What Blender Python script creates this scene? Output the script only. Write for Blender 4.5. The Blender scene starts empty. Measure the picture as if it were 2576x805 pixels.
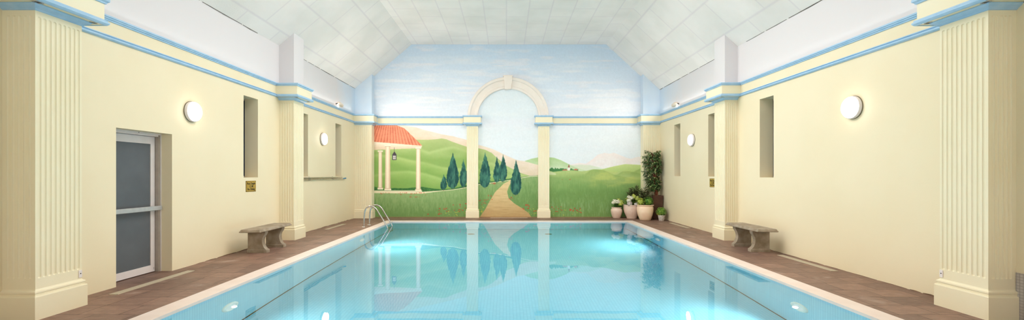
import bpy, math, random
import numpy as np
from mathutils import Vector, Matrix
rnd = random.Random(7)
sc = bpy.context.scene
COL = sc.collection
PI = math.pi

# ------------------------------------------------------------------ colour / materials
def lin(c):
    out = []
    for v in c[:3]:
        v = v / 255.0
        out.append(v / 12.92 if v <= 0.04045 else ((v + 0.055) / 1.055) ** 2.4)
    return (*out, 1.0)

class NT:
    def __init__(s, name):
        s.m = bpy.data.materials.new(name); s.m.use_nodes = True
        s.t = s.m.node_tree; s.t.nodes.clear()
        s.out = s.t.nodes.new('ShaderNodeOutputMaterial')
    def n(s, typ, **kw):
        nd = s.t.nodes.new(typ)
        for k, v in kw.items():
            if k.startswith('i_'): nd.inputs[k[2:].replace('_', ' ')].default_value = v
            else: setattr(nd, k, v)
        return nd
    def l(s, a, ao, b, bi): s.t.links.new(a.outputs[ao], b.inputs[bi])
    def bsdf(s, rough=0.6, metal=0.0, spec=0.4):
        b = s.n('ShaderNodeBsdfPrincipled')
        b.inputs['Roughness'].default_value = rough
        b.inputs['Metallic'].default_value = metal
        b.inputs['Specular IOR Level'].default_value = spec
        s.l(b, 'BSDF', s.out, 'Surface'); return b

def mat(name, c, c2=None, scale=6.0, rough=0.6, metal=0.0, spec=0.4, bump=0.0, bscale=60.0, detail=4, stretch=None):
    """solid / mottled painted material driven by noise in world position"""
    t = NT(name); b = t.bsdf(rough, metal, spec)
    pos = t.n('ShaderNodeNewGeometry')
    src, so = pos, 'Position'
    if stretch:
        mp = t.n('ShaderNodeMapping'); mp.inputs['Scale'].default_value = stretch
        t.l(pos, 'Position', mp, 'Vector'); src, so = mp, 'Vector'
    if c2 is not None:
        ns = t.n('ShaderNodeTexNoise'); ns.inputs['Scale'].default_value = scale; ns.inputs['Detail'].default_value = detail
        t.l(src, so, ns, 'Vector')
        rp = t.n('ShaderNodeValToRGB')
        rp.color_ramp.elements[0].position = 0.35; rp.color_ramp.elements[1].position = 0.65
        rp.color_ramp.elements[0].color = lin(c); rp.color_ramp.elements[1].color = lin(c2)
        t.l(ns, 'Fac', rp, 'Fac'); t.l(rp, 'Color', b, 'Base Color')
    else:
        b.inputs['Base Color'].default_value = lin(c)
    if bump:
        n2 = t.n('ShaderNodeTexNoise'); n2.inputs['Scale'].default_value = bscale
        t.l(src, so, n2, 'Vector')
        bp = t.n('ShaderNodeBump'); bp.inputs['Strength'].default_value = bump; bp.inputs['Distance'].default_value = 0.004
        t.l(n2, 'Fac', bp, 'Height'); t.l(bp, 'Normal', b, 'Normal')
    return t.m

def emit_mat(name, c, strength):
    t = NT(name); e = t.n('ShaderNodeEmission')
    e.inputs['Color'].default_value = lin(c); e.inputs['Strength'].default_value = strength
    t.l(e, 'Emission', t.out, 'Surface'); return t.m

M = {}
M['cream'] = mat('cream_paint', (238, 225, 194), (235, 221, 188), 0.8, 0.55, bump=0.12, bscale=90)
M['cream_smooth'] = mat('cream_trim_paint', (241, 231, 202), (238, 227, 195), 1.2, 0.5, bump=0.05)
M['blue'] = mat('blue_trim_paint', (158, 196, 226), (172, 204, 230), 9, 0.5, bump=0.3, bscale=35)
M['arch'] = mat('arch_paint', (240, 232, 224), (236, 226, 216), 3, 0.55)
M['skyblue'] = mat('pale_blue_paint', (206, 222, 238), (214, 226, 238), 2, 0.6)
M['whitemetal'] = mat('white_powder_coat', (228, 220, 220), (222, 214, 212), 5, 0.4)
M['greymetal'] = mat('grey_aluminium', (168, 158, 148), (178, 168, 158), 8, 0.4, 0.3)
M['bar'] = mat('brushed_bar', (196, 198, 200), (186, 188, 192), 14, 0.35, 0.4)
M['doorglass'] = mat('smoked_door_panel', (96, 101, 106), (89, 94, 99), 3, 0.45, spec=0.3)
M['pane'] = mat('dark_window_pane', (52, 58, 74), (44, 50, 66), 3, 0.2)
M['steel'] = mat('stainless_steel', (205, 203, 200), (190, 188, 186), 9, 0.2, 0.9)
M['black'] = mat('black_plastic', (30, 30, 32), rough=0.5)
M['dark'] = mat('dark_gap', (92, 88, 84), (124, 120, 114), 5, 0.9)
M['stone'] = mat('cast_stone', (166, 152, 134), (136, 122, 102), 7, 0.85, bump=0.5, bscale=120)
M['grille'] = mat('drain_grille', (196, 184, 160), (184, 172, 150), 30, 0.5, stretch=(1, 8, 1))
M['slot'] = mat('drain_slot', (120, 112, 96), rough=0.7)
M['coping'] = mat('coping_stone', (226, 210, 202), (220, 202, 192), 4, 0.45, bump=0.1)
M['brass'] = mat('brass_plate', (206, 170, 84), (188, 152, 70), 12, 0.35, 0.45)
M['brassedge'] = mat('brass_plate_border', (120, 92, 40), rough=0.5)
M['potcream'] = mat('cream_glazed_pot', (248, 222, 194), (240, 208, 178), 5, 0.35)
M['potpink'] = mat('pale_glazed_pot', (236, 212, 196), (226, 198, 180), 6, 0.35)
M['potwhite'] = mat('mottled_white_pot', (226, 220, 212), (186, 180, 174), 22, 0.6)
M['planter'] = mat('brown_planter', (88, 58, 44), (76, 48, 38), 4, 0.4)
M['soil'] = mat('soil', (58, 42, 30), (80, 60, 42), 30, 0.95)
M['bark'] = mat('reddish_bark', (150, 92, 66), (104, 62, 46), 16, 0.85, bump=0.5)
M['stem'] = mat('dark_stem', (70, 62, 38), (54, 48, 30), 12, 0.8)
M['leafdark'] = mat('ficus_leaf', (52, 84, 40), (104, 132, 78), 9, 0.35)
M['leafdeep'] = mat('deep_leaf', (30, 50, 28), (50, 76, 42), 12, 0.35)
M['leafpale'] = mat('pale_leaf', (150, 160, 104), (176, 182, 128), 12, 0.5)
M['leafolive'] = mat('olive_leaf', (62, 62, 38), (96, 90, 62), 14, 0.6)
M['leafmid'] = mat('box_leaf', (74, 132, 40), (150, 188, 80), 16, 0.55)
M['leafyellow'] = mat('lime_leaf', (160, 176, 66), (208, 210, 104), 14, 0.55)
M['petalwhite'] = mat('white_petal', (240, 236, 222), (224, 222, 196), 14, 0.6)
M['petallime'] = mat('lime_petal', (214, 218, 120), (182, 194, 88), 14, 0.6)
M['rock'] = mat('grey_pebble', (206, 198, 192), (168, 158, 154), 16, 0.8)
M['bulb'] = mat('cream_lamp_body', (236, 222, 206), (224, 208, 190), 12, 0.4)
M['bluecap'] = mat('blue_pole_tip', (60, 130, 170), rough=0.5)
M['lampbase'] = mat('lamp_housing', (232, 224, 222), rough=0.4)
M['lamprim'] = mat('lamp_rim', (120, 108, 80), rough=0.5)
M['lamp_on'] = emit_mat('lamp_diffuser_lit', (255, 247, 238), 9.0)
M['lamp_dim'] = emit_mat('lamp_diffuser_dim', (255, 240, 232), 1.1)
M['pool_on'] = emit_mat('pool_lens_lit', (190, 226, 232), .75)
M['ring'] = mat('pool_light_ring', (205, 222, 216), rough=0.4)
M['drainmetal'] = mat('pool_drain_cover', (60, 78, 76), rough=0.5)
M['line'] = mat('dark_tile_line', (12, 16, 22), rough=0.9, spec=0.0)
M['joint'] = mat('dark_joint', (74, 58, 50), (58, 46, 40), 9, 0.9)
M['grime'] = mat('scuffed_wall_foot', (150, 122, 96), (112, 88, 70), 9, 0.9)

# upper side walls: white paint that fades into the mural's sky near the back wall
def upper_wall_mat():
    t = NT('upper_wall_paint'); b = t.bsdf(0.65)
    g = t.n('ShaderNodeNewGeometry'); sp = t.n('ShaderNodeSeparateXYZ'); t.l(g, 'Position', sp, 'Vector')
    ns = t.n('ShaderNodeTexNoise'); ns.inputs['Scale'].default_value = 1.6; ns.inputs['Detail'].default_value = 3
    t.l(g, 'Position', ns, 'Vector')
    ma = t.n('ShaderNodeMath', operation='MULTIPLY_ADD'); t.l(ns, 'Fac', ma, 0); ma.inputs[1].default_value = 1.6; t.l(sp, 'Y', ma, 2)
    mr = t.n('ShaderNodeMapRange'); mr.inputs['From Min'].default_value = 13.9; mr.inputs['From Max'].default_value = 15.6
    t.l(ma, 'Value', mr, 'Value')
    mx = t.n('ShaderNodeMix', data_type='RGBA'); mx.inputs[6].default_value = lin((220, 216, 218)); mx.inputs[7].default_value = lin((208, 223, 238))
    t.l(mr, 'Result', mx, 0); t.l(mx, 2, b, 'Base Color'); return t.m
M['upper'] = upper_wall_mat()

def ceiling_mat():
    t = NT('ceiling_panels'); b = t.bsdf(0.8, spec=0.2)
    g = t.n('ShaderNodeNewGeometry'); sp = t.n('ShaderNodeSeparateXYZ'); t.l(g, 'Position', sp, 'Vector')
    ab = t.n('ShaderNodeMath', operation='MULTIPLY_ADD'); t.l(sp, 'Z', ab, 0); ab.inputs[1].default_value = 0.6; t.l(sp, 'X', ab, 2)
    cb = t.n('ShaderNodeCombineXYZ'); t.l(sp, 'Y', cb, 'X'); t.l(sp, 'X', cb, 'Y')
    br = t.n('ShaderNodeTexBrick', offset=0.5)
    br.inputs['Color1'].default_value = lin((244, 238, 234)); br.inputs['Color2'].default_value = lin((241, 235, 231))
    br.inputs['Mortar'].default_value = lin((233, 225, 225)); br.inputs['Scale'].default_value = 1.0
    br.inputs['Mortar Size'].default_value = 0.03; br.inputs['Mortar Smooth'].default_value = 1.0
    br.inputs['Brick Width'].default_value = 1.2; br.inputs['Row Height'].default_value = 0.62
    t.l(cb, 'Vector', br, 'Vector')
    ns = t.n('ShaderNodeTexNoise'); ns.inputs['Scale'].default_value = 0.9; ns.inputs['Detail'].default_value = 8
    t.l(g, 'Position', ns, 'Vector')
    rp = t.n('ShaderNodeValToRGB'); rp.color_ramp.elements[0].color = (0.9, 0.91, 0.9, 1); rp.color_ramp.elements[1].color = (1, 1, 1, 1)
    rp.color_ramp.elements[0].position = 0.35; rp.color_ramp.elements[1].position = 0.62
    t.l(ns, 'Fac', rp, 'Fac')
    mx = t.n('ShaderNodeMix', data_type='RGBA', blend_type='MULTIPLY'); mx.inputs[0].default_value = 1
    t.l(br, 'Color', mx, 6); t.l(rp, 'Color', mx, 7)
    n3 = t.n('ShaderNodeTexNoise'); n3.inputs['Scale'].default_value = 45; n3.inputs['Detail'].default_value = 4; t.l(g, 'Position', n3, 'Vector')
    bp = t.n('ShaderNodeBump'); bp.inputs['Strength'].default_value = 0.25; bp.inputs['Distance'].default_value = 0.01
    t.l(n3, 'Fac', bp, 'Height'); t.l(bp, 'Normal', b, 'Normal')
    t.l(mx, 2, b, 'Base Color'); return t.m
M['ceiling'] = ceiling_mat()

def deck_mat():
    t = NT('slate_deck'); b = t.bsdf(0.5, spec=0.35)
    g = t.n('ShaderNodeNewGeometry')
    wn = t.n('ShaderNodeTexNoise'); wn.inputs['Scale'].default_value = 3.0; t.l(g, 'Position', wn, 'Vector')
    vm = t.n('ShaderNodeVectorMath', operation='SCALE'); vm.inputs['Scale'].default_value = 0.02; t.l(wn, 'Color', vm, 0)
    va = t.n('ShaderNodeVectorMath', operation='ADD'); t.l(g, 'Position', va, 0); t.l(vm, 'Vector', va, 1)
    br = t.n('ShaderNodeTexBrick', offset=0.42, squash=0.8, squash_frequency=3)
    br.inputs['Color1'].default_value = lin((146, 116, 101)); br.inputs['Color2'].default_value = lin((118, 94, 83))
    br.inputs['Mortar'].default_value = lin((80, 60, 50)); br.inputs['Scale'].default_value = 1.0
    br.inputs['Mortar Size'].default_value = 0.005; br.inputs['Mortar Smooth'].default_value = 0.3; br.inputs['Bias'].default_value = -0.1
    br.inputs['Brick Width'].default_value = 0.44; br.inputs['Row Height'].default_value = 0.335
    t.l(va, 'Vector', br, 'Vector')
    ns = t.n('ShaderNodeTexNoise'); ns.inputs['Scale'].default_value = 8; ns.inputs['Detail'].default_value = 10; ns.inputs['Roughness'].default_value = 0.72
    mp = t.n('ShaderNodeMapping'); mp.inputs['Scale'].default_value = (0.7, 2.2, 1); t.l(g, 'Position', mp, 'Vector'); t.l(mp, 'Vector', ns, 'Vector')
    rp = t.n('ShaderNodeValToRGB'); rp.color_ramp.elements[0].position = 0.3; rp.color_ramp.elements[0].color = (0.6, 0.56, 0.54, 1)
    rp.color_ramp.elements[1].position = 0.7; rp.color_ramp.elements[1].color = (1.15, 1.12, 1.1, 1)
    t.l(ns, 'Fac', rp, 'Fac')
    mx = t.n('ShaderNodeMix', data_type='RGBA', blend_type='MULTIPLY'); mx.inputs[0].default_value = 1; t.l(br, 'Color', mx, 6); t.l(rp, 'Color', mx, 7)
    n2 = t.n('ShaderNodeTexNoise'); n2.inputs['Scale'].default_value = 2.6; n2.inputs['Detail'].default_value = 6; t.l(g, 'Position', n2, 'Vector')
    r2 = t.n('ShaderNodeValToRGB'); r2.color_ramp.elements[0].position = 0.6; r2.color_ramp.elements[0].color = (0, 0, 0, 1)
    r2.color_ramp.elements[1].position = 0.78; r2.color_ramp.elements[1].color = (0.5, 0.5, 0.5, 1); t.l(n2, 'Fac', r2, 'Fac')
    m2 = t.n('ShaderNodeMix', data_type='RGBA'); m2.inputs[7].default_value = lin((190, 172, 160)); t.l(r2, 'Color', m2, 0); t.l(mx, 2, m2, 6)
    t.l(m2, 2, b, 'Base Color')
    bp = t.n('ShaderNodeBump'); bp.inputs['Strength'].default_value = 0.35; bp.inputs['Distance'].default_value = 0.01
    ad = t.n('ShaderNodeMath', operation='SUBTRACT'); t.l(ns, 'Fac', ad, 0); t.l(br, 'Fac', ad, 1); t.l(ad, 'Value', bp, 'Height'); t.l(bp, 'Normal', b, 'Normal')
    return t.m
M['deck'] = deck_mat()

def tile_mat(name, c1, c2, mortar, w, h, axes, msize=0.004):
    t = NT(name); b = t.bsdf(0.35, spec=0.4)
    g = t.n('ShaderNodeNewGeometry'); sp = t.n('ShaderNodeSeparateXYZ'); t.l(g, 'Position', sp, 'Vector')
    cb = t.n('ShaderNodeCombineXYZ')
    t.l(sp, axes[0], cb, 'X'); t.l(sp, axes[1], cb, 'Y')
    br = t.n('ShaderNodeTexBrick', offset=0.0)
    br.inputs['Color1'].default_value = lin(c1); br.inputs['Color2'].default_value = lin(c2); br.inputs['Mortar'].default_value = lin(mortar)
    br.inputs['Scale'].default_value = 1.0; br.inputs['Mortar Size'].default_value = msize; br.inputs['Mortar Smooth'].default_value = 0.5
    br.inputs['Brick Width'].default_value = w; br.inputs['Row Height'].default_value = h
    t.l(cb, 'Vector', br, 'Vector'); t.l(br, 'Color', b, 'Base Color'); return t.m
PT = ((118, 190, 208), (112, 185, 204), (90, 168, 192))
M['tile_side'] = tile_mat('pool_mosaic_side', *PT, 0.04, 0.5, ('Y', 'Z'))
M['tile_end'] = tile_mat('pool_mosaic_end', *PT, 0.04, 0.5, ('X', 'Z'))
M['tile_floor'] = tile_mat('pool_mosaic_floor', *PT, 0.05, 0.05, ('X', 'Y'))
M['greytile'] = tile_mat('grey_mosaic', (196, 190, 186), (186, 180, 176), (150, 144, 140), 0.03, 0.03, ('Y', 'Z'), 0.003)

def water_mat():
    t = NT('pool_water'); gl = t.n('ShaderNodeBsdfGlass'); gl.inputs['IOR'].default_value = 1.333; gl.inputs['Roughness'].default_value = 0.0
    gl.inputs['Color'].default_value = (0.97, 0.995, 1, 1)
    g = t.n('ShaderNodeNewGeometry')
    n1 = t.n('ShaderNodeTexNoise'); n1.inputs['Scale'].default_value = 1.1; n1.inputs['Detail'].default_value = 2; t.l(g, 'Position', n1, 'Vector')
    bp = t.n('ShaderNodeBump'); bp.inputs['Strength'].default_value = 0.06; bp.inputs['Distance'].default_value = 0.02
    t.l(n1, 'Fac', bp, 'Height'); t.l(bp, 'Normal', gl, 'Normal'); t.l(gl, 'BSDF', t.out, 'Surface'); return t.m
M['water'] = water_mat()

# ------------------------------------------------------------------ mesh helpers
class MB:
    def __init__(s): s.v = []; s.f = []; s.mi = []; s.m = []; s.sm = []
    def mid(s, m):
        if m not in s.m: s.m.append(m)
        return s.m.index(m)
    def add(s, vs, fs, m, smooth=False):
        b = len(s.v); s.v += [tuple(v) for v in vs]; k = s.mid(m)
        for f in fs: s.f.append(tuple(b + i for i in f)); s.mi.append(k); s.sm.append(smooth)
    def box(s, x0, x1, y0, y1, z0, z1, m, bev=0.0):
        if bev > 0:
            ps = [(-bev, z0), (0, z0 + bev), (0, z1 - bev), (-bev, z1)]
            s.ring(x0, x1, y0, y1, ps, m, caps=True); return
        vs = [(x, y, z) for z in (z0, z1) for y in (y0, y1) for x in (x0, x1)]
        s.add(vs, [(0, 2, 3, 1), (4, 5, 7, 6), (0, 1, 5, 4), (2, 6, 7, 3), (0, 4, 6, 2), (1, 3, 7, 5)], m)
    def ring(s, x0, x1, y0, y1, prof, m, caps=True, sides='xXyY'):
        """stack of rectangles; prof = [(outward offset, z)]; sides lists which edges take the offset"""
        vs = []
        for o, z in prof:
            a = x0 - (o if 'x' in sides else 0); b = x1 + (o if 'X' in sides else 0)
            c = y0 - (o if 'y' in sides else 0); d = y1 + (o if 'Y' in sides else 0)
            vs += [(a, c, z), (b, c, z), (b, d, z), (a, d, z)]
        fs = []
        for i in range(len(prof) - 1):
            for k in range(4):
                fs.append((4 * i + k, 4 * i + (k + 1) % 4, 4 * i + 4 + (k + 1) % 4, 4 * i + 4 + k))
        if caps: fs += [(3, 2, 1, 0), tuple(4 * (len(prof) - 1) + k for k in range(4))]
        s.add(vs, fs, m)
    def prism(s, poly, axis, a, b, m):
        """poly = list of 2D points; extruded along axis ('x','y','z') from a to b"""
        def P(p, t):
            return {'x': (t, p[0], p[1]), 'y': (p[0], t, p[1]), 'z': (p[0], p[1], t)}[axis]
        n = len(poly); vs = [P(p, a) for p in poly] + [P(p, b) for p in poly]
        fs = [(i, (i + 1) % n, n + (i + 1) % n, n + i) for i in range(n)] + [tuple(range(n))[::-1], tuple(range(n, 2 * n))]
        s.add(vs, fs, m)
    def tube(s, pts, r, m, seg=10, caps=True):
        pts = [Vector(p) for p in pts]; n = len(pts)
        rs = r if isinstance(r, (list, tuple)) else [r] * n
        vs = []; up = None
        for i, p in enumerate(pts):
            t = (pts[min(i + 1, n - 1)] - pts[max(i - 1, 0)]).normalized()
            if up is None:
                up = Vector((0, 0, 1)) if abs(t.z) < 0.9 else Vector((1, 0, 0))
            a = t.cross(up).normalized(); up = a.cross(t).normalized()
            for k in range(seg):
                an = 2 * PI * k / seg
                vs.append(p + (a * math.cos(an) + up * math.sin(an)) * rs[i])
        fs = [(i * seg + k, i * seg + (k + 1) % seg, (i + 1) * seg + (k + 1) % seg, (i + 1) * seg + k) for i in range(n - 1) for k in range(seg)]
        s.add(vs, fs, m, True)
        if caps:
            s.add(vs[:seg], [tuple(range(seg))[::-1]], m); s.add(vs[-seg:], [tuple(range(seg))], m)
    def lathe(s, prof, c, m, seg=40, axis='z', sgn=1):
        """prof = [(r, h)], revolved about axis through c"""
        c = Vector(c); vs = []
        for r, h in prof:
            for k in range(seg):
                a = 2 * PI * k / seg; u, w = r * math.cos(a), r * math.sin(a)
                vs.append(c + (Vector((u, w, h)) if axis == 'z' else Vector((h * sgn, u, w))))
        fs = [(i * seg + k, i * seg + (k + 1) % seg, (i + 1) * seg + (k + 1) % seg, (i + 1) * seg + k) for i in range(len(prof) - 1) for k in range(seg)]
        s.add(vs, fs, m, True)
    def ball(s, c, r, m, seg=12, sq=(1, 1, 1), jit=0.0, rr=None):
        c = Vector(c); vs = []; nr = seg // 2 + 1; rr = rr or rnd
        for i in range(nr + 1):
            th = PI * i / nr
            for k in range(seg):
                a = 2 * PI * k / seg; q = 1 + rr.uniform(-jit, jit)
                vs.append(c + Vector((r * sq[0] * q * math.sin(th) * math.cos(a), r * sq[1] * q * math.sin(th) * math.sin(a), r * sq[2] * q * math.cos(th))))
        s.add(vs, [(i * seg + k, (i + 1) * seg + k, (i + 1) * seg + (k + 1) % seg, i * seg + (k + 1) % seg) for i in range(nr) for k in range(seg)], m, True)
    def build(s, name, parent=None, loc=None):
        me = bpy.data.meshes.new(name); off = Vector(loc) if loc is not None else Vector((0, 0, 0))
        me.from_pydata([tuple(Vector(v) - off) for v in s.v], [], s.f)
        for m in s.m: me.materials.append(M[m])
        me.polygons.foreach_set('material_index', s.mi); me.polygons.foreach_set('use_smooth', s.sm)
        me.update()
        o = bpy.data.objects.new(name, me); COL.objects.link(o); o.location = off
        if parent is not None: put(o, parent)
        return o

def put(o, parent):
    """parent an object whose coordinates are world coordinates"""
    w = Vector((0, 0, 0)); p = parent
    while p is not None: w += p.location; p = p.parent
    o.parent = parent; o.location = Vector(o.location) - w
    return o
def tag(o, label=None, cat=None, group=None, kind=None):
    if label: o['label'] = label
    if cat: o['category'] = cat
    if group: o['group'] = group
    if kind: o['kind'] = kind
    return o
def thing(name, loc, label, cat, group=None):
    o = bpy.data.objects.new(name, None); COL.objects.link(o); o.location = loc; o.empty_display_size = 0.2
    return tag(o, label, cat, group)
def struct(mb, name): return tag(mb.build(name), kind='structure')

# ------------------------------------------------------------------ dimensions
XL, XR, YB, YF = -5.2, 5.26, 15.28, -2.6
ZEL, ZER, ZC = 4.45, 4.41, 6.045           # eaves, flat ceiling
RL, RR = -3.31, 3.49                        # ridge lines
PX0, PX1, PY0, PY1, ZW, ZBOT = -3.65, 3.85, 1.2, 14.0, -0.03, -1.63
CO = 0.25                                    # coping width
ZSPLIT = 3.53

# ------------------------------------------------------------------ walls
def side_wall(name, X, depth_sign, ze, holes):
    """wall plane at X with recesses; depth_sign = outward direction"""
    mb = MB()
    ys = sorted({YF, YB} | {h[0] for h in holes} | {h[1] for h in holes})
    zs = sorted({0.0, ZSPLIT, ze + 0.02} | {h[2] for h in holes} | {h[3] for h in holes})
    for i in range(len(ys) - 1):
        for j in range(len(zs) - 1):
            y0, y1, z0, z1 = ys[i], ys[i + 1], zs[j], zs[j + 1]
            if any(h[0] <= y0 and y1 <= h[1] and h[2] <= z0 and z1 <= h[3] for h in holes): continue
            f = (0, 1, 2, 3) if depth_sign > 0 else (3, 2, 1, 0)
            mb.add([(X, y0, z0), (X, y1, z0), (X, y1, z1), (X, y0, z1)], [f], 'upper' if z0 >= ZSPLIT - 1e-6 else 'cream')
    for (y0, y1, z0, z1, d) in holes:
        X2 = X + depth_sign * d
        c = [(y0, z0), (y1, z0), (y1, z1), (y0, z1)]
        for k in range(4):
            a, b = c[k], c[(k + 1) % 4]
            if a[1] == 0.0 and b[1] == 0.0: continue
            mb.add([(X, *a), (X, *b), (X2, *b), (X2, *a)], [(0, 1, 2, 3)], 'cream')
    Xo = X + depth_sign * 0.6
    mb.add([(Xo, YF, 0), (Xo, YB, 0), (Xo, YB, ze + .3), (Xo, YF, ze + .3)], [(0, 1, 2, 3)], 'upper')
    return struct(mb, name)
DOOR = (5.825, 6.80, 0.0, 2.126, 0.29)
nl = [(8.65, 9.15, 1.44, 3.07, 0.30), (10.99, 11.46, 1.45, 3.07, 0.30), (13.30, 13.77, 1.45, 3.06, 0.30)]
nr = [(8.61, 9.08, 1.44, 3.06, 0.30), (10.93, 11.40, 1.45, 3.06, 0.30), (13.23, 13.70, 1.45, 3.05, 0.30)]
side_wall('wall_left', XL, -1, ZEL, [DOOR] + nl)
side_wall('wall_right', XR, 1, ZER, nr)

wn = 0
for X, sg, hs in ((XL, -1, nl), (XR, 1, nr)):
    for (y0, y1, z0, z1, d) in hs:
        wn += 1
        a, b = sorted((X + sg * 0.275, X + sg * 0.33))
        mb = MB(); f = 0.03
        mb.box(a, b, y0, y0 + f, z0, z1, 'greymetal'); mb.box(a, b, y1 - f * 0.4, y1, z0, z1, 'pane')
        mb.box(a, b, y0 + f, y1 - f * .4, z0, z0 + f, 'greymetal'); mb.box(a, b, y0 + f, y1 - f * .4, z1 - f, z1, 'greymetal')
        w = struct(mb, 'window_%d' % wn)
        pn = MB(); pn.box(a + .015, b - .01, y0 + f, y1 - f * .4, z0 + f, z1 - f, 'pane'); pn.build('window_pane', w)

# front wall (behind the camera) with an added opening for fill light
mb = MB()
def quad(mb, pts, m): mb.add(pts, [(0, 1, 2, 3)], m)
FW = (-2.8, 2.9, 1.8, 3.5)      # unseen opening added to brighten surfaces facing the camera
mb.box(XL, FW[0], YF - .2, YF, 0, ZEL, 'cream'); mb.box(FW[1], XR, YF - .2, YF, 0, ZER, 'cream'); mb.box(FW[0], FW[1], YF - .2, YF, 0, FW[2], 'cream')
mb.prism([(FW[0], FW[3]), (FW[1], FW[3]), (XR, ZER), (RR, ZC), (RL, ZC), (XL, ZEL)], 'y', YF - .2, YF, 'cream')
struct(mb, 'wall_front')
mb = MB()
for k in range(7):
    x = FW[0] + (FW[1] - FW[0]) * k / 6
    mb.box(x - .03, x + .03, YF - .15, YF - .05, FW[2], FW[3], 'whitemetal')
for z in (FW[2] + .03, 2.6, FW[3] - .03): mb.box(FW[0], FW[1], YF - .14, YF - .06, z - .03, z + .03, 'whitemetal')
struct(mb, 'window_8')  # bars across the opening added for fill

# ------------------------------------------------------------------ ceiling
mb = MB()
SKY = (-2.3, 2.5, 5.6, 11.2)                # unseen rooflight added to light the room from above
def slab(p0, p1, y0, y1):
    (xa, za), (xb, zb) = p0, p1; t = 0.15
    mb.prism([(xa, za), (xb, zb), (xb, zb + t), (xa, za + t)], 'y', y0, y1, 'ceiling')
slab((XL - .1, ZEL - .0844), (RL, ZC), YF, YB + .2)
slab((RR, ZC), (XR + .1, ZER - .0924), YF, YB + .2)
for (xa, xb, y0, y1) in ((RL, RR, YF, SKY[2]), (RL, RR, SKY[3], YB + .2), (RL, SKY[0], SKY[2], SKY[3]), (SKY[1], RR, SKY[2], SKY[3])):
    mb.box(xa, xb, y0, y1, ZC, ZC + .15, 'ceiling')
struct(mb, 'ceiling')
mb = MB()
for k in range(6):
    y = SKY[2] + (SKY[3] - SKY[2]) * k / 5
    mb.box(SKY[0], SKY[1], y - .03, y + .03, ZC + .16, ZC + .24, 'whitemetal')
struct(mb, 'window_7')  # bars over the added roof opening

# thin irregular dark slivers where the ceiling panels meet the side walls
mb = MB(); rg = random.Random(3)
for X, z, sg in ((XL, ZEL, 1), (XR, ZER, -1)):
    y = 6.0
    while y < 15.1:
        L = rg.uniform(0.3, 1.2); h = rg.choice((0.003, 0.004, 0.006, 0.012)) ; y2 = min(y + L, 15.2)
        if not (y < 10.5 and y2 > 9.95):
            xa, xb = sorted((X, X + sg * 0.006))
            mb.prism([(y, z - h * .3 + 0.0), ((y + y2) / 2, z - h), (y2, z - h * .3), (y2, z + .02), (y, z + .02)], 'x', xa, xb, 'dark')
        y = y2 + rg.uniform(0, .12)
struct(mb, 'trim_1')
mb = MB()
for X, sg in ((XL, 1), (XR, -1)):
    y = 5.1
    while y < 14.9:
        L = rg.uniform(0.1, 0.6); h = rg.choice((0.004, 0.006, 0.010, 0.016)); y2 = min(y + L, 14.95)
        if not (y < 10.6 and y2 > 9.9) and not (X == XL and y < 6.85):
            xa, xb = sorted((X, X + sg * 0.005))
            mb.prism([(y, 0), (y2, 0), (y2, h * .5), ((y + y2) / 2, h), (y, h * .4)], 'x', xa, xb, 'grime')
        y = y2 + rg.uniform(0, .05)
struct(mb, 'baseboard_sides')

# ------------------------------------------------------------------ back wall with the painted mural (x, y below are wall pixels, 72 per metre)
def W2X(px): return (px - 1274) * YB / 1100
def W2Z(py): return 1.5 + (439 - py) * YB / 1100
x0p, x1p, y0p, y1p = 898.0, 1655.0, 108.0, 549.0
SS = 2
cw, chh = int((x1p - x0p) * SS), int((y1p - y0p) * SS)
gx, gy = np.meshgrid(x0p + (np.arange(cw) + .5) / SS, y0p + (np.arange(chh) + .5) / SS)
gx = gx.astype(np.float32); gy = gy.astype(np.float32)
nrng = np.random.RandomState(5)
def vnoise(sx, sy, seed=0, oct=3):
    """value noise with cell size sx, sy in wall pixels"""
    r = np.random.RandomState(seed); out = np.zeros_like(gx); amp = 1.0; tot = 0
    for o in range(oct):
        cx, cy = sx / 2 ** o, sy / 2 ** o
        nx, ny = int((x1p - x0p) / cx) + 3, int((y1p - y0p) / cy) + 3
        g = r.rand(ny, nx).astype(np.float32)
        u = (gx - x0p) / cx; v = (gy - y0p) / cy
        i = np.floor(u).astype(int); j = np.floor(v).astype(int); fu = u - i; fv = v - j
        fu = fu * fu * (3 - 2 * fu); fv = fv * fv * (3 - 2 * fv)
        a = g[j, i] * (1 - fu) + g[j, i + 1] * fu; b = g[j + 1, i] * (1 - fu) + g[j + 1, i + 1] * fu
        out += amp * (a * (1 - fv) + b * fv); tot += amp; amp *= .5
    return out / tot
def C(*c): return np.array(c, np.float32)
img = np.zeros((chh, cw, 3), np.float32)
def paint(mask, col, op=1.0):
    global img
    m = (np.clip(mask, 0, 1) * op)[..., None]
    img = img * (1 - m) + (col if isinstance(col, np.ndarray) and col.ndim == 3 else np.array(col, np.float32)) * m
def below(pts, soft=.6):
    xs, ys = zip(*pts); return np.clip((gy - np.interp(gx, xs, ys)) / soft + .5, 0, 1)
def hor(a, b, soft=.5): return np.clip((gx - a) / soft + .5, 0, 1) * np.clip((b - gx) / soft + .5, 0, 1)
def ver(a, b, soft=.5): return np.clip((gy - a) / soft + .5, 0, 1) * np.clip((b - gy) / soft + .5, 0, 1)
def poly(pts):
    inside = np.zeros(gx.shape, bool); n = len(pts)
    for i in range(n):
        (xa, ya), (xb, yb) = pts[i], pts[(i + 1) % n]
        if ya == yb: continue
        c = ((gy > ya) != (gy > yb)) & (gx < (xb - xa) * (gy - ya) / (yb - ya) + xa)
        inside ^= c
    return inside.astype(np.float32)
def mixc(a, b, t): t = np.clip(t, 0, 1)[..., None]; return np.array(a, np.float32) * (1 - t) + np.array(b, np.float32) * t

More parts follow.
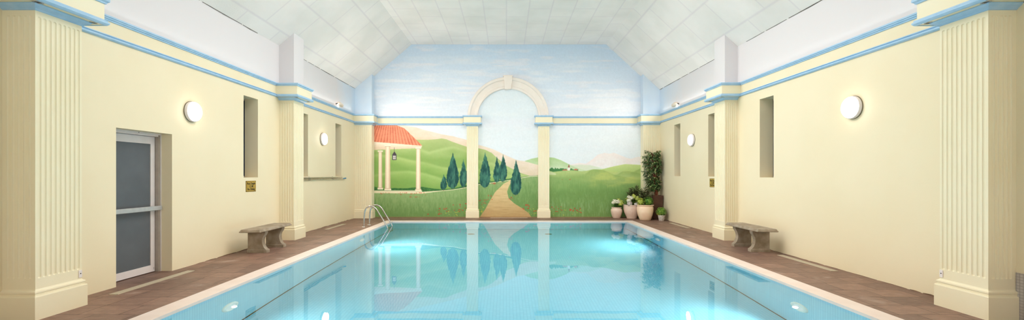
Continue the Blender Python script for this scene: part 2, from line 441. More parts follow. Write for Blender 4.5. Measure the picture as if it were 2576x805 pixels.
# sky
t = (gy - 111) / 190
img = mixc((198, 217, 236), (224, 228, 236), t) .astype(np.float32)
clouds = vnoise(90, 12, 11, 4)
paint((clouds - .52) * 5 * np.clip(t * 1.6, 0, 1), (240, 238, 240), .5)
paint((vnoise(60, 9, 12, 3) - .6) * 6, (236, 230, 234), .4)
paint(ver(318, 560, 30), (222, 229, 234), .8)
paint(ver(225, 300, 16) * hor(1206, 1356), (220, 229, 234), .8)
nz_big = vnoise(60, 26, 21, 3); nz_mid = vnoise(22, 9, 22, 3); streak = vnoise(2.2, 12, 23, 3); fine = vnoise(3, 3, 24, 2)
PL = hor(898, 1190); PCN = hor(1190, 1368); PR = hor(1368, 1655)
# distant tan mountain through left and centre panels
tan_top = [(898, 316), (1017, 316), (1045, 320), (1069, 327.5), (1111, 338), (1140, 343), (1174, 352), (1203, 364), (1242, 376), (1268, 389), (1302, 403.5), (1320, 406), (1353, 415), (1370, 418)]
# light green hill behind, right of centre
hillb = [(1190, 470), (1300, 430), (1320, 405.5), (1336, 399.8), (1353, 396.4), (1382, 396), (1394, 397), (1411, 403), (1434, 414.8), (1455, 424), (1490, 434), (1655, 440)]
# pink mountain on the right panel
mt = [(1368, 460), (1420, 425), (1437, 413.7), (1458, 410), (1474, 412), (1491, 400.7), (1503, 390), (1512, 387), (1521, 385), (1533, 387), (1545, 384.6), (1559, 390), (1576, 397), (1588, 399.5), (1600, 396), (1612, 394), (1655, 392)]
tm = (gy - np.interp(gx, *zip(*mt))) / 38
paint(below(mt, 1.5) * PR, mixc((234, 223, 221), (234, 233, 232), tm * .9 + (nz_mid - .5) * .8), .95)
paint(below([(x + 8, y + 14) for x, y in mt], 5) * PR * ((vnoise(8, 14, 31, 2) - .45) * 3), (222, 208, 208), .3)
paint(below([(1368, 420), (1434, 416), (1462, 414.5), (1487, 416), (1512, 423), (1560, 436), (1655, 440)], 3) * PR, (206, 218, 192), .8)
paint(below(hillb, 1) * np.clip((gy < 460) * 1.0, 0, 1) * hor(1300, 1500), mixc((172, 200, 142), (202, 216, 184), (gy - 400) / 30 + (nz_mid - .5)), .95)
tt = (gy - np.interp(gx, *zip(*tan_top)))
paint(below(tan_top, 1) * hor(898, 1368), mixc((232, 214, 198), (214, 196, 166), tt / 45 + (nz_mid - .5) * .8))
paint(below(tan_top, 1) * hor(898, 1368) * np.clip(np.abs(((tt * .25 + (gx * .1)) % 1) - .5) * 2 - .7, 0, 1), (206, 180, 156), .35)
# green hills, left and centre
g1 = [(898, 352), (1048, 351.7), (1075, 352), (1095, 351), (1111, 348.5), (1124, 351), (1137, 356.5), (1174, 369.4), (1203, 373), (1221, 377), (1237, 385), (1250, 397), (1276, 418), (1305, 433.5), (1333, 442.6), (1353, 446), (1370, 450)]
LC = hor(898, 1368)
d1 = gy - np.interp(gx, *zip(*g1))
paint(below(g1, 1) * LC, mixc((172, 188, 124), (142, 168, 98), d1 / 40 + (nz_big - .5) * .9))
for pts, ca, cb, dd in (
    ([(898, 372), (990, 366), (1040, 369), (1080, 382), (1110, 374), (1140, 368), (1174, 378), (1203, 403), (1240, 410), (1275, 424), (1330, 446), (1370, 455)], (172, 192, 124), (134, 166, 90), 26),
    ([(898, 395), (950, 388), (990, 392), (1030, 402), (1075, 410), (1110, 420), (1140, 424), (1174, 424), (1203, 425), (1250, 432), (1300, 445), (1370, 458)], (166, 190, 114), (128, 164, 84), 24),
    ([(898, 425), (940, 440), (985, 432), (1030, 430), (1070, 436), (1120, 452), (1174, 448), (1203, 444), (1240, 440), (1290, 447), (1370, 458)], (158, 186, 108), (122, 160, 80), 26)):
    d = gy - np.interp(gx, *zip(*pts))
    paint(below(pts, 5) * LC, mixc(ca, cb, d / dd + (nz_big - .5) * 1.2), .85)
    paint(np.exp(-((d - 3) / 4.0) ** 2) * LC * below(g1, 4) * (.5 + nz_mid), (204, 216, 158), .14)
# foreground: left / centre
hedge = [(898, 471), (943, 470), (965, 476), (990, 473), (1020, 474), (1062, 470), (1080, 473), (1111, 477), (1140, 474), (1174, 466), (1204, 460), (1240, 456), (1286, 449), (1300, 447), (1333, 443), (1370, 440)]
edge = [(898, 482), (943, 481), (1060, 483), (1111, 479.5), (1140, 477), (1174, 471), (1204, 463.5), (1240, 459), (1286, 452), (1310, 447), (1333, 443.5), (1370, 441)]
dh = gy - np.interp(gx, *zip(*hedge))
paint(below([(x, y + 0) for x, y in hedge], 1) * LC, mixc((44, 96, 50), (70, 124, 62), fine * 1.4 - .2 + (vnoise(5, 4, 41, 2) - .5)))
paint(below(edge, .8) * LC, (226, 216, 180))
fg = [(x, y + (4.5 if x < 1062 else 1.6)) for x, y in edge]
df = gy - np.interp(gx, *zip(*fg))
grass = mixc((138, 166, 108), (108, 144, 82), df / 50 + (streak - .5) * 1.0 + (nz_big - .5) * .6)
paint(0 * gx, grass)
paint(below(fg, 1) * LC, grass)
# right panel foreground
cr = [(1368, 430), (1382, 430), (1392, 432.5), (1415, 430), (1439, 428.5), (1463, 431), (1475, 430), (1493, 426), (1512, 426.6), (1533, 432), (1550, 433.7), (1569, 429.5), (1592, 432.5), (1612, 424), (1655, 420)]
gr = [(1490, 434), (1517, 425.5), (1545, 418.4), (1573, 413), (1611, 415), (1655, 416)]
paint(below(gr, 1) * PR * hor(1505, 1655, 12), mixc((196, 210, 140), (176, 200, 124), (gy - 415) / 16))
# church, trees and red roofs
tr = vnoise(2.6, 40, 51, 1)
paint(hor(1382, 1426) * below([(1382, 420), (1426, 425)], 1) * np.clip((gy - (421 + tr * 5)) + .5, 0, 1), (60, 120, 66), .95)
paint(hor(1434, 1455) * np.clip((gy - (423.5 + tr * 4)) + .5, 0, 1), (66, 124, 70), .9)
paint(poly([(1428.6, 422), (1434.2, 422), (1431.5, 412)]), (150, 92, 76)); paint(poly([(1428.8, 421.5), (1434, 421.5), (1434, 429), (1428.8, 429)]), (236, 228, 222))
paint(poly([(1414, 429), (1428, 429), (1426, 426.5), (1417, 426.8)]), (196, 120, 96)); paint(poly([(1443, 428.5), (1455, 428.5), (1452, 425.5), (1446, 425.5)]), (204, 112, 88))
dr = gy - np.interp(gx, *zip(*cr))
paint(below(cr, 1) * PR, mixc((172, 190, 122), (126, 158, 86), dr / 48 + (nz_big - .5) * 1.2 + (streak - .5) * .3))
paint(below([(1368, 440), (1450, 452), (1500, 462), (1560, 464), (1655, 452)], 8) * PR, mixc((132, 164, 98), (110, 146, 80), (gy - 455) / 30 + (streak - .5) * .9 + (nz_big - .5) * .6), .85)
for pts in (((1472, 438), (1485, 429), (1500, 426.5), (1520, 429), (1545, 440), (1600, 452)), ((1550, 440), (1566, 432), (1580, 431), (1600, 434), (1630, 442), (1655, 450)), ((1592, 433), (1604, 428), (1614, 423), (1640, 420), (1655, 420))):
    d = gy - np.interp(gx, *zip(*pts)); mk = hor(pts[0][0], 1655, 16) * PR
    paint(np.clip(d / 2 + .5, 0, 1) * np.exp(-np.clip(d, 0, 99) / 9) * mk, (120, 152, 78), .55)
    paint(np.exp(-((d + 4) / 5) ** 2) * mk * below(cr, 2), (192, 206, 132), .3)
paint(PR * below([(1368, 500), (1655, 515)], 20) * ((streak - .45) * 3), (150, 182, 136), .45)
paint(PR * ver(432, 470, 14) * hor(1490, 1600, 40) * ((nz_mid - .45) * 4), (198, 204, 112), .5)
paint(PR * below([(1368, 430), (1385, 432), (1400, 437)], 3) * hor(1375, 1399, 3) * ver(430, 440, 2), (210, 214, 176), .8)
# light grass blades
for (m, s) in ((LC * below(fg, 2), 61), (PR * below([(1368, 480), (1655, 480)], 14), 62)):
    bl = vnoise(1.3, 7, s, 2); paint(m * np.clip((bl - .64) * 7, 0, 1), (168, 190, 140), .22); paint(m * np.clip((.34 - bl) * 7, 0, 1), (90, 128, 70), .22)
# sandy path
path = [(1285, 453), (1268, 462), (1246, 483), (1232, 506.5), (1222, 525), (1205, 549), (1339, 549), (1330, 536), (1315, 525), (1294, 512), (1280, 499), (1276, 483), (1281, 468), (1289, 454)]
paint(poly(path), mixc((216, 192, 142), (186, 156, 108), (gy - 470) / 70 + (vnoise(22, 3, 71, 3) - .5) * .8))
# pavilion
paint(poly([(898, 355), (942, 356.5), (1062, 366), (1061, 371.5), (1040, 373.5), (942, 377.5), (898, 378)]), mixc((240, 226, 206), (222, 196, 166), (gy - 362) / 14))
paint(poly([(898, 372), (942, 371), (1046, 370), (1040, 373.5), (942, 377.5), (898, 378)]), (226, 204, 178), .8)
roof = poly([(898, 315), (998, 315.6), (1017, 322.6), (1063, 367), (942, 357), (898, 354)])
fan = (gx - 985) / (1 + (gy - 316) / 70.0 * .75) + 985
st = np.abs(((fan / 5.4) % 1) - .5) * 2
rows = np.abs((((gy - gx * .06) / 5.6) % 1) - .5) * 2
paint(roof, mixc((232, 146, 114), (196, 98, 74), st ** 2 * 1.0 - .1 + (fine - .5) * .5 + (nz_mid - .5) * .8)); paint(roof * (rows > .9) * (fine > .45), (190, 96, 70), .22)
for (a, b, ya, yb, tp) in ((952.5, 961.2, 379, 477, .8), (969.8, 981.6, 365, 479, 1.2), (1047.3, 1057.6, 371, 481, 1.0)):
    cxm = (a + b) / 2; hw = (b - a) / 2
    wd = hw + tp * (gy - ya) / (yb - ya)
    m = np.clip(wd - np.abs(gx - cxm) + .5, 0, 1) * ver(ya, yb)
    u = (gx - cxm) / hw
    paint(m, mixc((244, 230, 208), (206, 178, 146), np.abs(u + .2) ** 2 * .8 + np.where(u < -.4, .25, 0)))
    paint(hor(cxm - hw - 2.2, cxm + hw + 2.2) * ver(ya, ya + 3), (244, 230, 210)); paint(hor(cxm - hw - 1.4, cxm + hw + 1.4) * ver(ya + 3, ya + 4), (196, 168, 138))
    paint(hor(cxm - hw - 2.6, cxm + hw + 2.6) * ver(yb - 4, yb), (240, 224, 202)); paint(hor(cxm - hw - 2.2, cxm + hw + 2.2) * ver(yb - 5, yb - 4), (200, 172, 140))
paint(hor(898, 1062) * ver(479.5, 486, 1), (230, 218, 186), .9)
# lantern
paint(hor(991.6, 992.6) * ver(371, 382), (60, 54, 60)); paint(poly([(986.5, 390), (998.2, 390), (992.5, 380.5)]), (70, 62, 72))
paint(hor(986.8, 997.8) * ver(390, 403), (70, 64, 76)); paint(hor(988.8, 995.8) * ver(392, 401), (212, 206, 200)); paint(hor(991.9, 992.8) * ver(392, 401), (90, 84, 92)); paint(hor(988.8, 995.8) * ver(396, 396.8), (110, 104, 110))
# cypresses
for (cxm, ya, yb, w) in ((1116.4, 439, 477.6, 16.5), (1139.3, 384.6, 475, 31), (1165.8, 400.8, 471, 18.5), (1220.5, 382.6, 472.6, 27), (1250, 394, 459.6, 17), (1265.7, 389, 457.5, 20.5), (1298.3, 402.7, 491, 27.5)):
    tt = np.clip((gy - ya) / (yb - ya), 0, 1)
    prf = np.interp(tt, [0, .08, .25, .45, .65, .8, .92, .98, 1], [.02, .12, .42, .78, 1, .98, .7, .35, 0])
    rough_e = (vnoise(4, 4, int(cxm), 2) - .5) * 3
    m = np.clip(prf * w / 2 + rough_e * np.clip(tt * 6, 0, 1) - np.abs(gx - cxm - .6 * np.sin(tt * 5)) + .5, 0, 1) * (gy > ya) * (gy < yb)
    fl = vnoise(3.5, 10, int(cxm) + 1, 3)
    paint(m, mixc((70, 124, 104), (20, 70, 68), fl * 2.1 - .55 + np.abs(gx - cxm) / w * .5))
    paint(hor(cxm - .8, cxm + .8) * ver(yb - 1, yb + 2.5), (120, 96, 70), .7)
# poppies and yellow flowers
rp_ = random.Random(9)
def dots(n, xa, xb, ya, yb, col, r):
    for _ in range(n):
        x, y = rp_.uniform(xa, xb), rp_.uniform(ya, yb); q = r * rp_.uniform(.6, 1.1)
        i0, i1 = int((x - 4 - x0p) * SS), int((x + 4 - x0p) * SS); j0, j1 = int((y - 4 - y0p) * SS), int((y + 4 - y0p) * SS)
        sl = (slice(max(j0, 0), j1), slice(max(i0, 0), i1))
        d = np.hypot((gx[sl] - x) / 1.5, gy[sl] - y); m = np.clip(q - d + .5, 0, 1)[..., None] * .95
        img[sl] = img[sl] * (1 - m) + C(*col) * m
RED = (196, 62, 44)
dots(26, 945, 1072, 485, 490, RED, .8); dots(7, 1030, 1055, 494, 498, RED, .8)
dots(12, 1098, 1130, 524, 540, RED, 1.1); dots(12, 1140, 1174, 512, 534, RED, 1.1); dots(3, 1072, 1080, 537, 540, RED, 1.1)
dots(9, 1205, 1226, 503, 516, RED, 1.0); dots(6, 1228, 1238, 490, 502, RED, .9); dots(8, 1236, 1246, 460, 466, RED, .9)
dots(12, 1310, 1352, 512, 532, RED, 1.2); dots(5, 1280, 1292, 492, 504, RED, 1.0)
dots(10, 1384, 1414, 520, 534, RED, 1.1); dots(12, 1430, 1462, 524, 536, RED, 1.2); dots(4, 1410, 1436, 450, 453, (170, 110, 70), .7)
for q in ((1120, 1172, 532, 544), (1330, 1352, 525, 542), (1384, 1470, 528, 542), (1206, 1216, 518, 540)): dots(14, *q, (208, 200, 70), .7)
# baseline: bare earth edge
paint(ver(545.5, 560, 1), (150, 116, 84), .7)
img = np.minimum(img * 1.03, 248) * (1 + (fine - .5)[..., None] * .03)

def build_back_wall():
    step = 0.76
    nx = int(round((x1p - x0p) / step)) + 1; ny = int(round((y1p - y0p) / step)) + 1
    pxs = np.linspace(x0p, x1p, nx); pys = np.linspace(y0p, y1p, ny)
    X = np.clip(W2X(pxs), XL - .02, XR + .02); Z = np.clip(W2Z(pys), 0, ZC + .04)
    GX, GZ = np.meshgrid(X, Z)
    co = np.stack([GX, np.full_like(GX, YB), GZ], -1).reshape(-1, 3).astype(np.float32)
    i = np.clip(((pxs - x0p) * SS).astype(int), 0, cw - 1); j = np.clip(((pys - y0p) * SS).astype(int), 0, chh - 1)
    i2 = np.clip(i + 1, 0, cw - 1); j2 = np.clip(j + 1, 0, chh - 1)
    colr = (img[np.ix_(j, i)] + img[np.ix_(j2, i)] + img[np.ix_(j, i2)] + img[np.ix_(j2, i2)]) / 4
    colr = np.clip(colr / 255, 0, 1); colr = np.where(colr <= .04045, colr / 12.92, ((colr + .055) / 1.055) ** 2.4)
    ids = np.arange(nx * ny).reshape(ny, nx)
    q = np.stack([ids[:-1, :-1], ids[1:, :-1], ids[1:, 1:], ids[:-1, 1:]], -1).reshape(-1, 4)
    ctr = co[q].mean(1)
    lim = np.minimum(np.minimum(ZEL + (ctr[:, 0] - XL) * (ZC - ZEL) / (RL - XL), ZER + (XR - ctr[:, 0]) * (ZC - ZER) / (XR - RR)), ZC) + .04
    q = q[ctr[:, 2] < lim]
    me = bpy.data.meshes.new('wall_back'); n = len(q)
    me.vertices.add(len(co)); me.vertices.foreach_set('co', co.ravel())
    me.loops.add(n * 4); me.loops.foreach_set('vertex_index', q.ravel().astype(np.int32))
    me.polygons.add(n); me.polygons.foreach_set('loop_start', np.arange(0, n * 4, 4, dtype=np.int32))
    me.update(calc_edges=True); me.validate()
    at = me.color_attributes.new('mural', 'FLOAT_COLOR', 'POINT')
    rgba = np.ones((nx * ny, 4), np.float32); rgba[:, :3] = colr.reshape(-1, 3); at.data.foreach_set('color', rgba.ravel())
    t = NT('painted_mural'); b = t.bsdf(.6, spec=.3)
    a = t.n('ShaderNodeVertexColor', layer_name='mural'); t.l(a, 'Color', b, 'Base Color')
    me.materials.append(t.m)
    o = bpy.data.objects.new('wall_back', me); COL.objects.link(o); o['kind'] = 'structure'
    o['label'] = 'back wall painted with hills, cypresses, path and a pillared pavilion'
build_back_wall()

# ------------------------------------------------------------------ deck
mb = MB()
for (a, b, c, d) in ((XL - .29, PX0 - CO, YF, YB), (PX1 + CO, XR, YF, YB), (PX0 - CO, PX1 + CO, PY1 + .22, YB), (PX0 - CO, PX1 + CO, YF, PY0 - CO)):
    mb.box(a, b, c, d, -.12, 0, 'deck')
struct(mb, 'floor')

# ------------------------------------------------------------------ swimming pool
pool = thing('swimming_pool', ((PX0 + PX1) / 2, (PY0 + PY1) / 2, ZBOT), 'long rectangular indoor swimming pool lined with blue mosaic and edged in pale stone', 'swimming pool')
mb = MB()
mb.add([(PX0, PY0, ZBOT), (PX1, PY0, ZBOT), (PX1, PY1, ZBOT), (PX0, PY1, ZBOT)], [(0, 1, 2, 3)], 'tile_floor')
for a, b, m in (((PX0, PY0), (PX0, PY1), 'tile_side'), ((PX0, PY1), (PX1, PY1), 'tile_end'), ((PX1, PY1), (PX1, PY0), 'tile_side'), ((PX1, PY0), (PX0, PY0), 'tile_end')):
    mb.add([(*a, ZBOT), (*b, ZBOT), (*b, -.03), (*a, -.03)], [(0, 1, 2, 3)], m)
mb.build('basin', pool)
mb = MB(); B = 0.012; BY = .22
for (a, b, c, d) in ((PX0 - CO, PX0, PY0 - CO, PY1 + BY), (PX1, PX1 + CO, PY0 - CO, PY1 + BY), (PX0, PX1, PY1, PY1 + BY), (PX0, PX1, PY0 - CO, PY0)):
    mb.box(a, b, c, d, -.03, 0.004, 'coping')
mb.build('coping', pool)
mb = MB(); xa, xb, yb = PX0 - CO, PX1 + CO, PY1 + BY
mb.box(xa - .009, xa, PY0 - CO, yb + .009, -.02, .0015, 'joint'); mb.box(xb, xb + .009, PY0 - CO, yb + .009, -.02, .0015, 'joint'); mb.box(xa, xb, yb, yb + .009, -.02, .0015, 'joint')
tag(mb.build('joint', pool), 'dark joint between the pale edge and the deck')
mb = MB(); w = .02
for (a, b, c, d) in ((PX0, PX0 + w, PY0, PY1), (PX1 - w, PX1, PY0, PY1), (PX0 + w, PX1 - w, PY1 - w, PY1)):
    mb.box(a, b, c, d, ZBOT, ZBOT + .006, 'line')
tag(mb.build('tile_line', pool), 'dark line of tiles round the foot of the pool walls')
for (x, y) in ((-1.05, 13.0), (1.25, 13.0)):
    mb = MB(); mb.lathe([(0, .012), (.10, .012), (.11, .004), (.11, 0)], (x, y, ZBOT), 'drainmetal', 28)
    for k in range(-3, 4): mb.box(x - .07, x + .07, y + k * .022 - .004, y + k * .022 + .004, ZBOT + .012, ZBOT + .016, 'line')
    mb.build('floor_drain', pool)
PL_SPOTS = []
for (x, y, sg, on) in ((PX0, 5.77, 1, .4), (PX1, 5.74, -1, 1.1), (PX0, 11.05, 1, 1.35), (PX1, 11.1, -1, 1.35), (PX0, 2.4, 1, .6), (PX1, 2.4, -1, .6)):
    z = -.82
    mb = MB(); mb.lathe([(.165, 0), (.16, .018), (.13, .03), (.115, .03), (.105, .012)], (x, y, z), 'ring', 36, 'x', sg)
    r = mb.build('underwater_light', pool)
    mb = MB(); mb.lathe([(.108, .012), (.09, .022), (.05, .028), (0, .03)], (x, y, z), 'pool_on', 30, 'x', sg); mb.build('lens', r)
    PL_SPOTS.append((x + sg * .06, y, z, sg, on))

mb = MB()
nxw, nyw = 2, 2
mb.add([(PX0, PY0, ZW), (PX1, PY0, ZW), (PX1, PY1, ZW), (PX0, PY1, ZW)], [(0, 1, 2, 3)], 'water')
tag(mb.build('pool_water'), 'clear still blue water filling the rectangular swimming pool', 'water', kind='stuff')

# ------------------------------------------------------------------ pilasters
def fluted(mb, P0, U, N, w, zs0, zs1, zf0, zf1, n, marg0, marg1, r=0.017, dep=0.011, m='cream_smooth'):
    """grooved face: P0 corner (x,y), U unit vector along face, N outward normal"""
    pitch = (w - marg0 - marg1) / max(n - 1, 1)
    us = {0.0, w}
    for k in range(n):
        c = marg0 + k * pitch
        for q in (-1, -.92, -.7, -.4, 0, .4, .7, .92, 1): us.add(round(c + q * r, 5))
    us = sorted(us)
    zs = {zs0, zs1, zf0 + .3, (zf0 + zf1) / 2}
    for q in (0, .08, .3, .6, 1): zs.add(zf0 + q * r); zs.add(zf1 - q * r)
    zs = sorted(zs); vs = []
    cs = [marg0 + k * pitch for k in range(n)]
    for z in zs:
        for u in us:
            c = min(cs, key=lambda c: abs(c - u)); du = abs(u - c)
            dz = max(zf0 + r - z, z - (zf1 - r), 0); d = math.hypot(du, dz)
            h = -dep * math.sqrt(max(0, 1 - (d / r) ** 2)) if d < r else 0
            vs.append((P0[0] + U[0] * u + N[0] * h, P0[1] + U[1] * u + N[1] * h, z))
    nu = len(us)
    fs = [(j * nu + i, j * nu + i + 1, (j + 1) * nu + i + 1, (j + 1) * nu + i) for j in range(len(zs) - 1) for i in range(nu - 1)]
    mb.add(vs, fs, m)

PLINTH = [(.034, 0), (.034, .235), (.030, .245), (.018, .248), (.018, .268), (.024, .275), (.022, .29), (.006, .30), (0, .312)]
CAPITAL = [(0, 3.195), (.012, 3.20), (.018, 3.212), (.05, 3.232), (.062, 3.248), (.062, 3.256)]
def pilaster(X, sg, d, y0, y1, label, back=None, pier=True, flf=5, fls=9, piercol='upper', open_sides=None, group=None):
    """sg: direction towards the pool (+1 on the left wall). X wall plane, shaft from X to X+sg*d, y0..y1"""
    xa, xb = sorted((X, X + sg * d)); sides = ('X' if sg > 0 else 'x') + 'y' + ('' if back else 'Y')
    t = thing('pilaster', (X + sg * d / 2, (y0 + y1) / 2, 0), label, 'pilaster', group)
    mb = MB(); xs = X + sg * d
    lo = (sg, 0)
    # pool-facing side face (along +Y)
    fluted(mb, (xs, y0), (0, 1), (sg, 0), y1 - y0, .30, 3.20, .42, 3.14, fls, .042, .042)
    # face towards the camera (from wall outwards)
    fluted(mb, (X, y0), (sg, 0), (0, -1), d, .30, 3.20, .42, 3.14, flf, .062, .05)
    if not back: fluted(mb, (X, y1), (sg, 0), (0, 1), d, .30, 3.20, .42, 3.14, flf, .062, .05)
    mb.build('shaft', t)
    mb = MB(); mb.ring(xa, xb, y0, y1, PLINTH, 'cream_smooth', sides=sides); mb.build('plinth', t)
    mb = MB(); mb.ring(xa, xb, y0, y1, CAPITAL, 'blue', sides=sides); mb.build('capital', t)
    mb = MB(); o = .135
    mb.ring(xa, xb, y0, y1, [(o, 3.257), (o, 3.56)], 'cream_smooth', sides=sides); e = mb.build('entablature', t)
    mb = MB()
    mb.ring(xa, xb, y0, y1, [(o - .004, 3.2565), (o, 3.250), (o + .018, 3.252), (o + .035, 3.272), (o + .035, 3.288), (o + .022, 3.30), (o + .022, 3.312), (o, 3.316)], 'blue', caps=False, sides=sides)
    mb.ring(xa, xb, y0, y1, [(o, 3.502), (o + .015, 3.506), (o + .018, 3.52), (o + .036, 3.536), (o + .036, 3.562), (o, 3.568)], 'blue', sides=sides)
    mb.build('blue_moulding', e)
    if pier:
        mb = MB()
        ze, sl = (ZEL, (ZC - ZEL) / (RL - XL)) if sg > 0 else (ZER, (ZC - ZER) / (XR - RR))
        pts = [(xa, 3.568), (xb, 3.568), (xb, ze + .0 + (sl * d if sg > 0 else 0) + .02), (xa, ze + (0 if sg > 0 else sl * d) + .02)]
        mb.prism(pts, 'y', y0, y1, piercol); mb.build('upper_pier', t)
    if not back:
        for yy in (y0 - .055, y1 + .055):
            mb = MB(); c = (xs + sg * .088, yy, 3.2565)
            mb.lathe([(.044, 0), (.044, -.005), (.030, -.006), (.028, .0)], c, 'steel', 24); mb.lathe([(.028, -.001), (0, -.001)], c, 'black', 24)
            tag(mb.build('downlight', e), 'small chrome downlight in the underside')
    return t
pilaster(XL, 1, .34, 4.51, 5.005, 'large fluted cream pilaster at the far left edge, before the door')
pilaster(XL, 1, .34, 10.0, 10.48, 'fluted cream pilaster on the left wall beside the stone bench')
pilaster(XR, -1, .29, 4.51, 5.015, 'large fluted cream pilaster at the far right edge, beside the deck')
pilaster(XR, -1, .29, 9.95, 10.45, 'fluted cream pilaster on the right wall beside the stone bench')

def back_pilaster(x0, x1, d, label, kind, n):
    """pilaster standing on the back wall"""
    t = thing('pilaster', ((x0 + x1) / 2, YB - d / 2, 0), label, 'pilaster')
    y0, y1 = YB - d, YB
    sides = {'L': 'Xy', 'R': 'xy', 'C': 'xXy'}[kind]
    mb = MB(); fluted(mb, (x0, y0), (1, 0), (0, -1), x1 - x0, .30, 3.20, .42, 3.14, n, .055, .055, r=.016)
    mb.add([(x0, y0, .3), (x0, y1, .3), (x0, y1, 3.2), (x0, y0, 3.2)], [(0, 1, 2, 3)], 'cream_smooth')
    mb.add([(x1, y0, .3), (x1, y1, .3), (x1, y1, 3.2), (x1, y0, 3.2)], [(0, 1, 2, 3)], 'cream_smooth')
    mb.build('shaft', t)
    k = 1.0
    mb = MB(); mb.ring(x0, x1, y0, y1, PLINTH, 'cream_smooth', sides=sides); mb.build('plinth', t)
    dz = -.02 if kind == 'C' else 0
    mb = MB(); mb.ring(x0, x1, y0, y1, [(a, z + dz) for a, z in CAPITAL], 'blue', sides=sides); mb.build('capital', t)
    o = .10
    mb = MB(); mb.ring(x0, x1, y0, y1, [(o, 3.257 + dz), (o, 3.55 + dz)], 'cream_smooth', sides=sides); e = mb.build('entablature', t)
    mb = MB()
    mb.ring(x0, x1, y0, y1, [(o - .004, 3.2565 + dz), (o, 3.250 + dz), (o + .018, 3.252 + dz), (o + .035, 3.272 + dz), (o + .035, 3.305 + dz), (o, 3.312 + dz)], 'blue', caps=False, sides=sides)
    mb.ring(x0, x1, y0, y1, [(o, 3.50 + dz), (o + .015, 3.506 + dz), (o + .036, 3.53 + dz), (o + .036, 3.558 + dz), (o, 3.562 + dz)], 'blue', sides=sides)
    mb.build('blue_moulding', e)
    if kind != 'C':
        mb = MB()
        if kind == 'L':
            sl = (ZC - ZEL) / (RL - XL); pts = [(x0, 3.56), (x1, 3.56), (x1, ZEL + sl * (x1 - XL) + .02), (x0, ZEL + .02)]
        else:
            sl = (ZC - ZER) / (XR - RR); pts = [(x0, 3.56), (x1, 3.56), (x1, ZER + .02), (x0, ZER + sl * (XR - x0) + .02)]
        mb.prism(pts, 'y', y0 + .02, y1, 'skyblue'); mb.build('upper_pier', t)
back_pilaster(XL, -4.62, .30, 'fluted cream pilaster in the back left corner by the pool ladder', 'L', 8)
back_pilaster(4.69, XR, .30, 'fluted cream pilaster in the back right corner behind the potted tree', 'R', 8)
back_pilaster(-1.375, -.985, .11, 'slim fluted cream pilaster under the left foot of the arch', 'C', 6)
back_pilaster(1.105, 1.49, .11, 'slim fluted cream pilaster under the right foot of the arch', 'C', 6)

# arch
arch = thing('arch', (W2X(1278.3), YB, 3.54), 'pale stone-coloured round arch with keystone on the painted back wall', 'arch')
mb = MB(); s_ = 15.15 / 1100; cxw = (1278.3 - 1274) * s_; czw = 1.5 + (439 - 294.5) * s_
ro, ri = 102.5 * s_, 77 * s_; zo, zi = 101.5 * s_, 72 * s_
pr = [(0, 0), (0, .10), (.03, .115), (.22, .115), (.26, .10), (.29, .075), (.33, .07), (.74, .07), (.78, .08), (.84, .095), (.96, .095), (1, .085), (1, 0)]
N = 64; vs = []
a0 = -math.asin(.03)
for i in range(N + 1):
    a = PI * i / N
    for (f, h) in pr:
        rx = ro + (ri - ro) * f; rz = zo + (zi - zo) * f
        vs.append((cxw - rx * math.cos(a), YB - h, czw + rz * math.sin(a)))
n = len(pr)
mb.add(vs, [(i * n + k, i * n + k + 1, (i + 1) * n + k + 1, (i + 1) * n + k) for i in range(N) for k in range(n - 1)], 'arch')
mb.build('archivolt', arch)
mb = MB()
kz0, kz1 = 1.5 + (439 - 224.3) * s_, 1.5 + (439 - 190.8) * s_
kx = lambda p: (p - 1274) * s_
mb.prism([(kx(1270), kz0), (kx(1285.3), kz0), (kx(1289.2), kz1), (kx(1266.8), kz1)], 'y', YB - .17, YB, 'arch')
mb.prism([(kx(1266.2), kz1 - .015), (kx(1289.8), kz1 - .015), (kx(1289.8), kz1 + .012), (kx(1266.2), kz1 + .012)], 'y', YB - .185, YB, 'arch')
mb.build('keystone', arch)

# ------------------------------------------------------------------ cornice runs (mouldings on the walls)
LOW = [(0, 3.254), (.016, 3.256), (.034, 3.27), (.034, 3.285), (.024, 3.29), (.024, 3.298), (.038, 3.304), (.038, 3.314), (0, 3.318)]
UPP = [(0, 3.502), (.014, 3.505), (.014, 3.516), (.03, 3.528), (.03, 3.54), (.042, 3.546), (.042, 3.566), (0, 3.570)]
def run(mb, p, axis, a, b, wall, sg, dz=0):
    if axis == 'y': mb.prism([(wall + sg * o, z + dz) for o, z in p], 'y', a, b, 'blue')
    else: mb.prism([(wall + sg * o, z + dz) for o, z in p], 'x', a, b, 'blue')
tn = 2
for X, sg, segs in ((XL, 1, ((YF, 4.345), (5.17, 9.835), (10.645, 14.85))), (XR, -1, ((YF, 4.345), (5.18, 9.785), (10.615, 14.85)))):
    for p in (LOW, UPP):
        mb = MB()
        for a, b in segs: run(mb, p, 'y', a, b, X, sg)
        struct(mb, 'trim_%d' % tn); tn += 1
for p, dz in ((LOW, -.035), (UPP, -.035)):
    mb = MB()
    for a, b in ((-4.49, -1.51), (1.62, 4.56)): run(mb, p, 'x', a, b, YB, -1, dz)
    struct(mb, 'trim_%d' % tn); tn += 1
mb = MB()   # flat cream frieze between the two blue bands of the back wall
for a, b in ((-4.49, -1.51), (1.62, 4.56)): mb.box(a, b, YB - .018, YB, 3.283, 3.467, 'cream_smooth')
struct(mb, 'trim_%d' % tn); tn += 1
mb = MB(); mb.box(XR - .012, XR, YF, 4.506, 0, .49, 'greytile'); struct(mb, 'trim_%d' % tn); tn += 1

